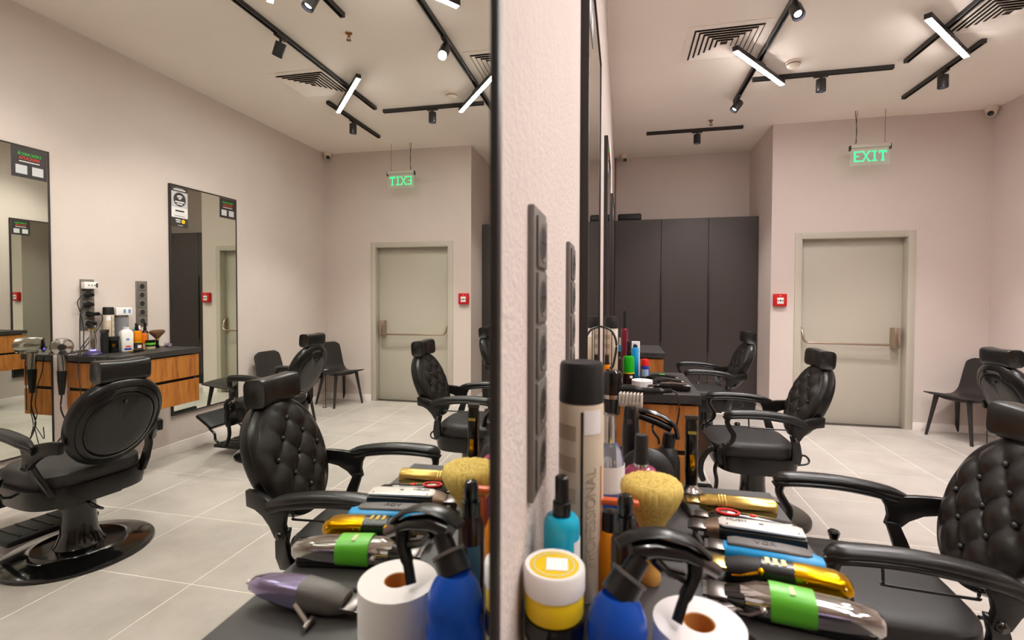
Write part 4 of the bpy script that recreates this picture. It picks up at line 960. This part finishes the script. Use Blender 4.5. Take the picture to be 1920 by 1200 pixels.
MB().cyl((0, -0.0235, 0.175), (0, -0.0225, 0.175), 0.006, seg=12).build('emblem', M_DKSTEEL, t)
t = thing('trigger_sprayer', 'black trigger sprayer behind the pink bottle, its nozzle to the left', 'spray bottle', (0.215, 1.132, Z1), 0)
part_lathe(t, 'bottle', [(0, 0), (0.026, 0), (0.028, 0.004), (0.028, 0.075), (0.02, 0.098), (0.012, 0.105), (0, 0.105)], M_MATTE)
MB().cyl((0, 0, 0.10), (0.004, 0, 0.135), 0.0135, 0.012, 16).build('collar', M_PLASTIC, t)
MB().tube(cr([(0.022, 0, 0.125), (0.015, 0, 0.152), (-0.01, 0, 0.172), (-0.045, 0, 0.183), (-0.075, 0, 0.182)], 5), [(0.013, 0.005)]*21, 12).build('shroud', M_GLOSS, t)
MB().tube([(0.008, 0, 0.145), (-0.025, 0, 0.160), (-0.062, 0, 0.172)], [(0.010, 0.009)]*3, 12).build('barrel', M_PLASTIC, t)
MB().tube(cr([(-0.03, 0, 0.158), (-0.032, 0, 0.140), (-0.02, 0, 0.122), (-0.018, 0, 0.11)], 4), [(0.006, 0.003)]*13, 8).build('trigger', M_PLASTIC, t)
t = thing('hair_trimmer', 'slim black trimmer with gold badge standing on a chrome base', 'trimmer', (0.268, 1.148, Z1))
part_lathe(t, 'base', [(0, 0), (0.026, 0), (0.026, 0.006), (0.017, 0.012), (0.014, 0.02), (0, 0.02)], M_CHROME)
loftz([(0.018, -0.012, 0.012, 0.013, 3), (0.05, -0.014, 0.014, 0.015, 3), (0.12, -0.0135, 0.0135, 0.0145, 3), (0.15, -0.014, 0.014, 0.013, 3), (0.165, -0.012, 0.012, 0.010, 3)], 24).build('body', M_GLOSS, t)
MB().box(-0.005, 0.005, -0.0160, -0.0142, 0.06, 0.09).build('badge', M_GOLD2, t, bevel=0.001)
MB().box(-0.009, 0.009, -0.0148, -0.0128, 0.135, 0.142).build('badge', M_GOLD, t)
MB().box(-0.014, 0.014, -0.004, 0.004, 0.165, 0.174).build('blade', M_DKSTEEL, t)

# ---- second counter
spray_can((0.062, 2.42, Z1), 'tall beige hairspray can with black cap on the second left counter')
bottle('oil_bottle', (0.045, 2.335, Z1), 'small amber oil bottle with brown cap against the left wall', 'bottle', [(0, 0), (0.021, 0), (0.0225, 0.003), (0.0225, 0.10), (0.012, 0.12), (0, 0.121)], M_AMBER, [('cap', [(0, 0.12), (0.011, 0.12), (0.009, 0.165), (0, 0.166)], M_DKGLASS)])
bottle('tall_bottle', (0.127, 2.62, Z1), 'wine red bottle with a long thin black cap', 'bottle', [(0, 0), (0.017, 0), (0.0185, 0.003), (0.0185, 0.265), (0.012, 0.276), (0, 0.277)], M_WINE, [('cap', [(0, 0.276), (0.011, 0.276), (0.0095, 0.366), (0, 0.367)], M_MATTE)])
bottle('tonic_bottle', (0.112, 2.68, Z1), 'light blue bottle with silver cap behind the green bottle', 'bottle', [(0, 0), (0.017, 0), (0.0185, 0.003), (0.0185, 0.165), (0.014, 0.182), (0, 0.183)], M_BLUEB, [('cap', [(0, 0.18), (0.014, 0.18), (0.013, 0.222), (0, 0.223)], M_CHROME)])
bottle('tonic_bottle', (0.185, 2.72, Z1), 'light blue bottle under a white carton on the second left counter', 'bottle', [(0, 0), (0.017, 0), (0.0185, 0.003), (0.0185, 0.155), (0.012, 0.168), (0, 0.169)], M_BLUEB, [('cap', [(0, 0.166), (0.0125, 0.166), (0.0115, 0.178), (0, 0.179)], M_PLASTIC)])
t = thing('small_carton', 'small white carton with a blue mark at the back of the second left counter', 'carton', (0.19, 2.80, Z1))
MB().box(-0.022, 0.022, -0.02, 0.02, 0, 0.19).build('box', M_PAPER, t, bevel=0.001)
MB().box(-0.012, 0.002, -0.0206, -0.02, 0.15, 0.178).build('print_mark', M_NAVY, t)
bottle('green_lotion_bottle', (0.148, 2.535, Z1), 'bright green bottle with black base and black pump', 'bottle', [(0, 0), (0.027, 0), (0.029, 0.004), (0.029, 0.125), (0.025, 0.137), (0.012, 0.142), (0, 0.143)], M_GREENB,
       pump_cap(0.142, 0.012, 0.0105, 0.02, 0.05), labels=[('label', 0.0292, 0.0, 0.052, -180, 179, M_DKGLASS), ('band', 0.0293, 0.052, 0.058, -180, 179, M_YELLOW), ('print', 0.0294, 0.03, 0.042, -78, -50, M_PRINTW)])
bottle('aftershave_bottle', (0.102, 2.50, Z1), 'dark brown bottle left of the green bottle', 'bottle', [(0, 0), (0.016, 0), (0.017, 0.003), (0.017, 0.125), (0.01, 0.138), (0, 0.139)], M_DKGLASS, [('cap', [(0, 0.137), (0.010, 0.137), (0.009, 0.165), (0, 0.166)], M_MATTE)])
bottle('lubricant_can', (0.235, 2.68, Z1), 'small blue and white spray can with a red cap', 'spray can', [(0, 0), (0.0215, 0), (0.0225, 0.003), (0.0225, 0.07), (0.021, 0.074), (0, 0.075)], M_NAVY, [('cap', [(0, 0.073), (0.0215, 0.073), (0.0215, 0.098), (0.018, 0.108), (0, 0.109)], M_REDCAP)], labels=[('label', 0.0227, 0.004, 0.055, -140, -40, mat('pale_blue_label', (170, 190, 220), 0.45))])
def simple_clipper(loc, deg, label, m, grp):
    t = thing('hair_clipper', label, 'clipper', loc, math.radians(deg), grp)
    loftx([(-0.08, 0, 0.014, 0.016, 0.010), (-0.055, 0, 0.018, 0.021, 0.016), (0.0, 0, 0.019, 0.021, 0.019), (0.06, 0, 0.018, 0.02, 0.017), (0.082, 0, 0.017, 0.015, 0.013)], 24).build('body', M_GLOSS, t)
    loftx([(-0.05, 0, 0.034, 0.014, 0.003), (0.0, 0, 0.0365, 0.017, 0.004), (0.07, 0, 0.034, 0.015, 0.003)], 20).build('top_cover', m, t)
    blade(t, -0.08, 0.018, 0.018)
    return t
simple_clipper((0.345, 2.385, Z1), -6, 'silver and black clipper at the front of the second left counter', M_CHROME, 'clippers on the second counter')
simple_clipper((0.330, 2.50, Z1), -12, 'dark clipper with brass cover farther back on the second left counter', M_DKSTEEL, 'clippers on the second counter')
t = simple_clipper((0.315, 2.61, Z1), -18, 'small black clipper with a yellow stripe beside the red capped can', M_PLASTIC, 'clippers on the second counter')
MB().box(-0.01, 0.015, -0.012, 0.012, 0.0395, 0.041).build('stripe', M_TAPE, t)
# hair dryer on a holder at the near end of the second counter
t = thing('hair_dryer', 'black hair dryer with chrome band on the near end of the second left counter', 'hair dryer', (0.073, 2.235, 0.965))
MB().lathe([(0.0, 0.10), (0.030, 0.10), (0.041, 0.09), (0.0445, 0.06), (0.0445, -0.01), (0.0, -0.01)], 30).build('housing', M_GLOSS, t)
MB().lathe([(0.0445, -0.008), (0.047, -0.008), (0.047, -0.026), (0.0445, -0.026)], 30).build('chrome_band', M_CHROME, t)
MB().lathe([(0.0, -0.02), (0.0425, -0.02), (0.035, -0.08), (0.033, -0.10), (0, -0.10)], 28).build('barrel', M_GLOSS, t)
MB().tube(cr([(0.035, -0.01, 0.012), (0.08, -0.015, 0.018), (0.15, -0.02, 0.012), (0.21, -0.025, 0.016), (0.255, -0.03, 0.022)], 5), [(0.021, 0.019)]*8+[(0.018, 0.016)]*8+[(0.012, 0.010)]*5, 14).build('handle', M_PLASTIC, t)
MB().tube(cr([(0.255, -0.03, 0.022), (0.275, -0.04, 0.01), (0.285, -0.045, -0.05), (0.275, -0.04, -0.13), (0.26, -0.03, -0.25), (0.23, -0.02, -0.40)], 6), 0.004, 8).build('cable', M_CORD, t)
t = thing('wire_holder', 'thin black wire loop on the left wall above the second counter', 'wire holder', (0, 2.235, 0))
MB().tube(cr([(0.001, 0, 1.262), (0.03, 0, 1.258), (0.065, 0, 1.243), (0.087, 0, 1.20), (0.088, 0, 1.15), (0.074, 0, 1.08), (0.06, 0, 1.075)], 6), 0.005, 8).build('loop', M_METAL_BLACK, t)
MB().cyl((0.047, 0, 1.25), (0.047, 0, 1.09), 0.0015, seg=6).build('rod', M_METAL_BLACK, t)
MB().cyl((0.02, 0, 1.095), (0.078, 0, 1.095), 0.0012, seg=6).build('rod', M_METAL_BLACK, t)

# ---- opposite counter
ZO = 0.963
spray_can((3.690, 2.945, ZO), 'tall beige hairspray can with black cap on the opposite counter', math.radians(-90), r_=0.035, h=0.34)
t = thing('trimmer_stand', 'chrome trimmer in a charging stand glowing purple', 'trimmer', (3.605, 2.765, ZO))
part_lathe(t, 'dock', [(0, 0), (0.052, 0), (0.056, 0.006), (0.05, 0.016), (0.03, 0.026), (0.018, 0.032), (0, 0.033)], mat('purple_dock', (70, 62, 100), 0.25))
part_lathe(t, 'glow_ring', [(0.0, 0.032), (0.019, 0.032), (0.019, 0.038), (0, 0.038)], M_PLED)
loftz([(0.038, -0.013, 0.013, 0.013, 2.2), (0.09, -0.016, 0.016, 0.016, 2.2), (0.15, -0.013, 0.013, 0.014, 2.4), (0.18, -0.010, 0.010, 0.018, 3)], 24).build('trimmer_body', M_CHROME, t)
MB().box(-0.006, 0.006, -0.024, 0.024, 0.178, 0.19).build('blade', M_GOLD, t)
for s in (-1, 1): MB().tube([(0, s*0.022, 0.03), (0, s*0.026, 0.10), (0, s*0.018, 0.15)], 0.0025, 6).build('support', M_CHROME, t)
t = bottle('wax_jar', (3.61, 2.915, ZO), 'black jar with a gold diamond emblem', 'jar', [(0, 0), (0.036, 0), (0.038, 0.003), (0.038, 0.095), (0, 0.096)], M_GLOSS, [('lid', [(0, 0.094), (0.0385, 0.094), (0.0385, 0.12), (0, 0.122)], M_MATTE)])
MB().prism([(-0.011, 0.06), (-0.006, 0.068), (0.006, 0.068), (0.011, 0.06), (0, 0.042)], -0.0395, -0.0385, lambda p, q_, tt: (tt, p, q_)).build('emblem', M_GOLD2, t); t.rotation_euler = (0, 0, math.radians(36))
t = thing('hair_clipper', 'dark clipper standing behind the black jar', 'clipper', (3.60, 2.845, ZO))
loftz([(0, -0.018, 0.018, 0.022, 3), (0.10, -0.02, 0.02, 0.024, 3), (0.155, -0.016, 0.016, 0.022, 3)], 24).build('body', M_MATTE, t)
MB().box(-0.012, 0.012, -0.026, 0.026, 0.15, 0.178).build('head', M_DKSTEEL, t, bevel=0.003)
t = bottle('powder_bottle', (3.605, 3.01, ZO), 'white square shouldered plastic bottle with blue and red print', 'bottle', [(0, 0.165), (0.019, 0.165), (0.019, 0.185), (0, 0.186)], M_WHITE, [])
loftz([(0, -0.034, 0.034, 0.038, 5), (0.004, -0.036, 0.036, 0.04, 5), (0.145, -0.036, 0.036, 0.04, 5), (0.16, -0.028, 0.028, 0.03, 4), (0.168, -0.018, 0.018, 0.019, 2.5)], 36).build('flask', M_WHITE, t)
MB().box(-0.0368, -0.0362, -0.022, 0.022, 0.012, 0.026).build('print_band', M_NAVY, t)
MB().box(-0.0368, -0.0362, -0.014, 0.018, 0.034, 0.044).build('print_mark', M_REDCAP, t)
MB().box(-0.0368, -0.0362, -0.01, 0.01, 0.085, 0.10).build('print_mark', mat('print_pale_blue', (110, 140, 190), 0.5), t)
t.rotation_euler = (0, 0, math.radians(24))
t = thing('disinfectant_jug', 'clear jug under a white carton behind the white bottle', 'jug', (3.70, 3.045, ZO))
MB().lathe([(0.04, 0.002), (0.047, 0.002), (0.05, 0.26), (0.0485, 0.26), (0.0455, 0.004), (0.0, 0.004), (0, 0.002)], 28).build('vessel', M_CLEAR, t)
MB().lathe([(0, 0.26), (0.052, 0.26), (0.050, 0.272), (0, 0.274)], 28).build('lid', M_DKSTEEL, t)
t2 = thing('glove_carton', 'white carton with blue marks lying on the clear jug', 'carton', (3.70, 3.05, ZO+0.275), math.radians(8))
MB().box(-0.035, 0.035, -0.055, 0.06, 0, 0.06).build('box', M_PAPER, t2, bevel=0.002)
for q in (0.005, 0.04): MB().box(-0.0358, -0.035, q-0.008, q+0.008, 0.015, 0.045).build('print_mark', mat('print_pale_blue', (110, 140, 190), 0.5), t2)
bottle('lotion_bottle', (3.65, 3.135, ZO), 'amber bottle with dark label and spray top on the opposite counter', 'bottle', [(0, 0), (0.03, 0), (0.032, 0.003), (0.032, 0.135), (0.026, 0.145), (0.012, 0.15), (0, 0.15)], M_AMBER, pump_cap(0.149, 0.013, 0.010, 0.016, 0.03), labels=[('label', 0.0322, 0.004, 0.055, 0, 359, M_PRINTK), ('band', 0.0323, 0.055, 0.06, 0, 359, M_YELLOW), ('white_mark', 0.0324, 0.012, 0.036, 165, 215, M_PAPER)])
bottle('lotion_bottle', (3.70, 3.17, ZO), 'teal bottle behind the amber bottle on the opposite counter', 'bottle', [(0, 0), (0.02, 0), (0.022, 0.003), (0.022, 0.15), (0.016, 0.158), (0, 0.159)], M_TEAL, pump_cap(0.158, 0.011, 0.009, 0.016, 0.03))
bottle('oil_bottle', (3.64, 3.185, ZO), 'small orange bottle with white label on the opposite counter', 'bottle', [(0, 0), (0.022, 0), (0.0235, 0.003), (0.0235, 0.085), (0.022, 0.088), (0, 0.089)], mat('orange_plastic', (206, 104, 22), 0.3), [('cap', [(0, 0.088), (0.024, 0.088), (0.024, 0.122), (0.021, 0.126), (0, 0.127)], mat('orange_plastic', (206, 104, 22), 0.3))], labels=[('label', 0.0237, 0.012, 0.04, 140, 235, mat('pink_label', (230, 200, 205), 0.5))])
bottle('tonic_bottle', (3.695, 3.24, ZO), 'dark bottle with black dropper behind the green striped jar', 'bottle', [(0, 0), (0.021, 0), (0.0225, 0.003), (0.0225, 0.13), (0.014, 0.142), (0, 0.143)], M_DKGLASS, pump_cap(0.142, 0.012, 0.010, 0.02, 0.045))
bottle('tonic_bottle', (3.715, 3.205, ZO), 'dark red bottle with white cap at the wall of the opposite counter', 'bottle', [(0, 0), (0.018, 0), (0.0195, 0.003), (0.0195, 0.14), (0.012, 0.15), (0, 0.151)], M_WINE, [('cap', [(0, 0.15), (0.012, 0.15), (0.011, 0.185), (0, 0.186)], M_PAPER)])
bottle('pomade_jar', (3.585, 3.19, ZO), 'squat jar with black, green and cream bands', 'jar', [(0, 0), (0.032, 0), (0.0335, 0.002), (0.0335, 0.05), (0, 0.051)], M_CREAM, [('lid', [(0, 0.05), (0.0345, 0.05), (0.0345, 0.072), (0, 0.074)], M_GLOSS)], labels=[('green_band', 0.0347, 0.034, 0.05, 0, 359, M_TAPE), ('dark_band', 0.0337, 0.02, 0.034, 0, 359, M_MATTE)])
t = thing('fan_brush', 'brown fan shaped brush with a dark bristle head on the opposite counter', 'brush', (3.625, 3.285, ZO))
part_lathe(t, 'handle', [(0, 0), (0.014, 0), (0.015, 0.01), (0.010, 0.03), (0.012, 0.06), (0, 0.061)], M_GLOSS)
part_lathe(t, 'ferrule', [(0, 0.06), (0.0125, 0.06), (0.0125, 0.075), (0, 0.076)], M_GOLD)
MB().rings([[Vector((p[0], p[1], z)) for p in sup(28, a_, b_2, 2.2)] for z, a_, b_2 in [(0.072, 0.010, 0.012), (0.095, 0.018, 0.035), (0.118, 0.024, 0.064), (0.130, 0.024, 0.072), (0.140, 0.020, 0.066), (0.146, 0.010, 0.045)]]).build('bristles', M_BROWNH, t)
t = thing('hair_trimmer', 'small black and gold trimmer lying at the front of the opposite counter', 'trimmer', (3.475, 2.985, ZO), math.radians(72))
loftx([(-0.06, 0, 0.012, 0.010, 0.009), (-0.03, 0, 0.013, 0.0145, 0.013), (0.04, 0, 0.014, 0.0155, 0.014), (0.06, 0, 0.013, 0.012, 0.011)], 20).build('body', M_GLOSS, t)
loftx([(0.058, 0, 0.013, 0.0125, 0.0115), (0.078, 0, 0.013, 0.0115, 0.0105)], 20).build('gold_end', M_GOLD, t)
loftx([(-0.085, 0, 0.011, 0.013, 0.007), (-0.058, 0, 0.012, 0.0105, 0.0095)], 20).build('gold_head', M_GOLD, t)
t = thing('hair_trimmer', 'chrome trimmer lying at the far end of the opposite counter', 'trimmer', (3.62, 3.37, ZO), math.radians(-150))
loftx([(-0.075, 0, 0.014, 0.010, 0.009), (-0.04, 0, 0.016, 0.015, 0.0145), (0.03, 0, 0.018, 0.0175, 0.0175), (0.065, 0, 0.017, 0.014, 0.0135)], 20).build('body', M_CHROME, t)
MB().cyl((0.06, 0, 0.018), (0.085, 0, 0.02), 0.012, 0.015, 16).build('blue_cap', M_IRID, t)
# chrome dryer hanging at the near end of that counter
t = thing('hair_dryer', 'chrome hair dryer hanging handle down at the near end of the opposite counter', 'hair dryer', (3.60, 2.565, 1.012), math.radians(-54))
MB().lathe([(0, -0.075), (0.02, -0.075), (0.022, -0.07), (0.047, -0.062), (0.053, -0.03), (0.053, 0.03), (0.045, 0.06), (0, 0.064)], 32, (0, 0, 0.03), Matrix.Rotation(-PI/2, 3, 'X')).build('barrel', M_CHROME, t)
MB().lathe([(0.0, -0.078), (0.018, -0.078), (0.018, -0.074), (0, -0.074)], 24, (0, 0, 0.03), Matrix.Rotation(-PI/2, 3, 'X')).build('nozzle', M_MATTE, t)
MB().tube([(0.0, 0, -0.01), (0.0, 0.002, -0.06), (0.002, 0.003, -0.13)], [(0.024, 0.024), (0.023, 0.023), (0.021, 0.021)], 16).build('neck', M_CHROME, t)
MB().tube([(0.002, 0.003, -0.12), (0.004, 0.004, -0.18), (0.006, 0.004, -0.27)], [(0.0235, 0.0235), (0.021, 0.021), (0.013, 0.013)], 16).build('grip', M_PLASTIC, t)
MB().lathe([(0.055, -0.006), (0.06, -0.006), (0.06, 0.006), (0.055, 0.006), (0.055, -0.006)], 30, (0, 0.0, -0.012), caps=False).build('holder_ring', M_CHROME, t)
MB().box(-0.012, 0.012, 0.055, 0.135, -0.02, -0.004).mul(Matrix.Rotation(math.radians(54), 4, 'Z')).build('holder_bracket', M_CHROME, t)
t.scale = (1.15, 1.15, 1.1)
MB().tube(cr([(0.006, 0.004, -0.27), (0.01, 0.0, -0.36), (-0.012, 0.01, -0.46), (0.015, 0.0, -0.54), (0.06, -0.02, -0.60)], 6), 0.0045, 8).build('cable', M_CORD, t)
for i, (pts, lb) in enumerate([
    ([(3.58, 2.655, 0.955), (3.575, 2.645, 0.85), (3.545, 2.635, 0.74), (3.53, 2.63, 0.62), (3.545, 2.63, 0.55), (3.52, 2.63, 0.48)], 'thin black cable hanging left of the chrome dryer grip'),
    ([(3.40, 2.72, 0.967), (3.385, 2.685, 0.968), (3.38, 2.672, 0.90), (3.385, 2.67, 0.75), (3.39, 2.668, 0.56)], 'thin black cable running over the near edge of the opposite worktop'),
    ([(3.45, 2.66, 0.955), (3.42, 2.65, 0.86), (3.45, 2.645, 0.78), (3.49, 2.64, 0.70), (3.47, 2.64, 0.58), (3.50, 2.635, 0.47), (3.48, 2.635, 0.40)], 'thin black cable looping right of the chrome dryer grip'),
    ([(3.60, 2.63, 0.46), (3.62, 2.62, 0.38), (3.58, 2.62, 0.42), (3.52, 2.63, 0.46), (3.60, 2.60, 0.34), (3.66, 2.58, 0.22), (3.70, 2.55, 0.06), (3.71, 2.50, 0.01)], 'tangled cable end above the baseboard by the opposite mirror')]):
    tag(MB().tube(cr(pts, 6), 0.003, 6).build('loose_cable', M_CORD), lb, 'cable', 'cables under the opposite counter')
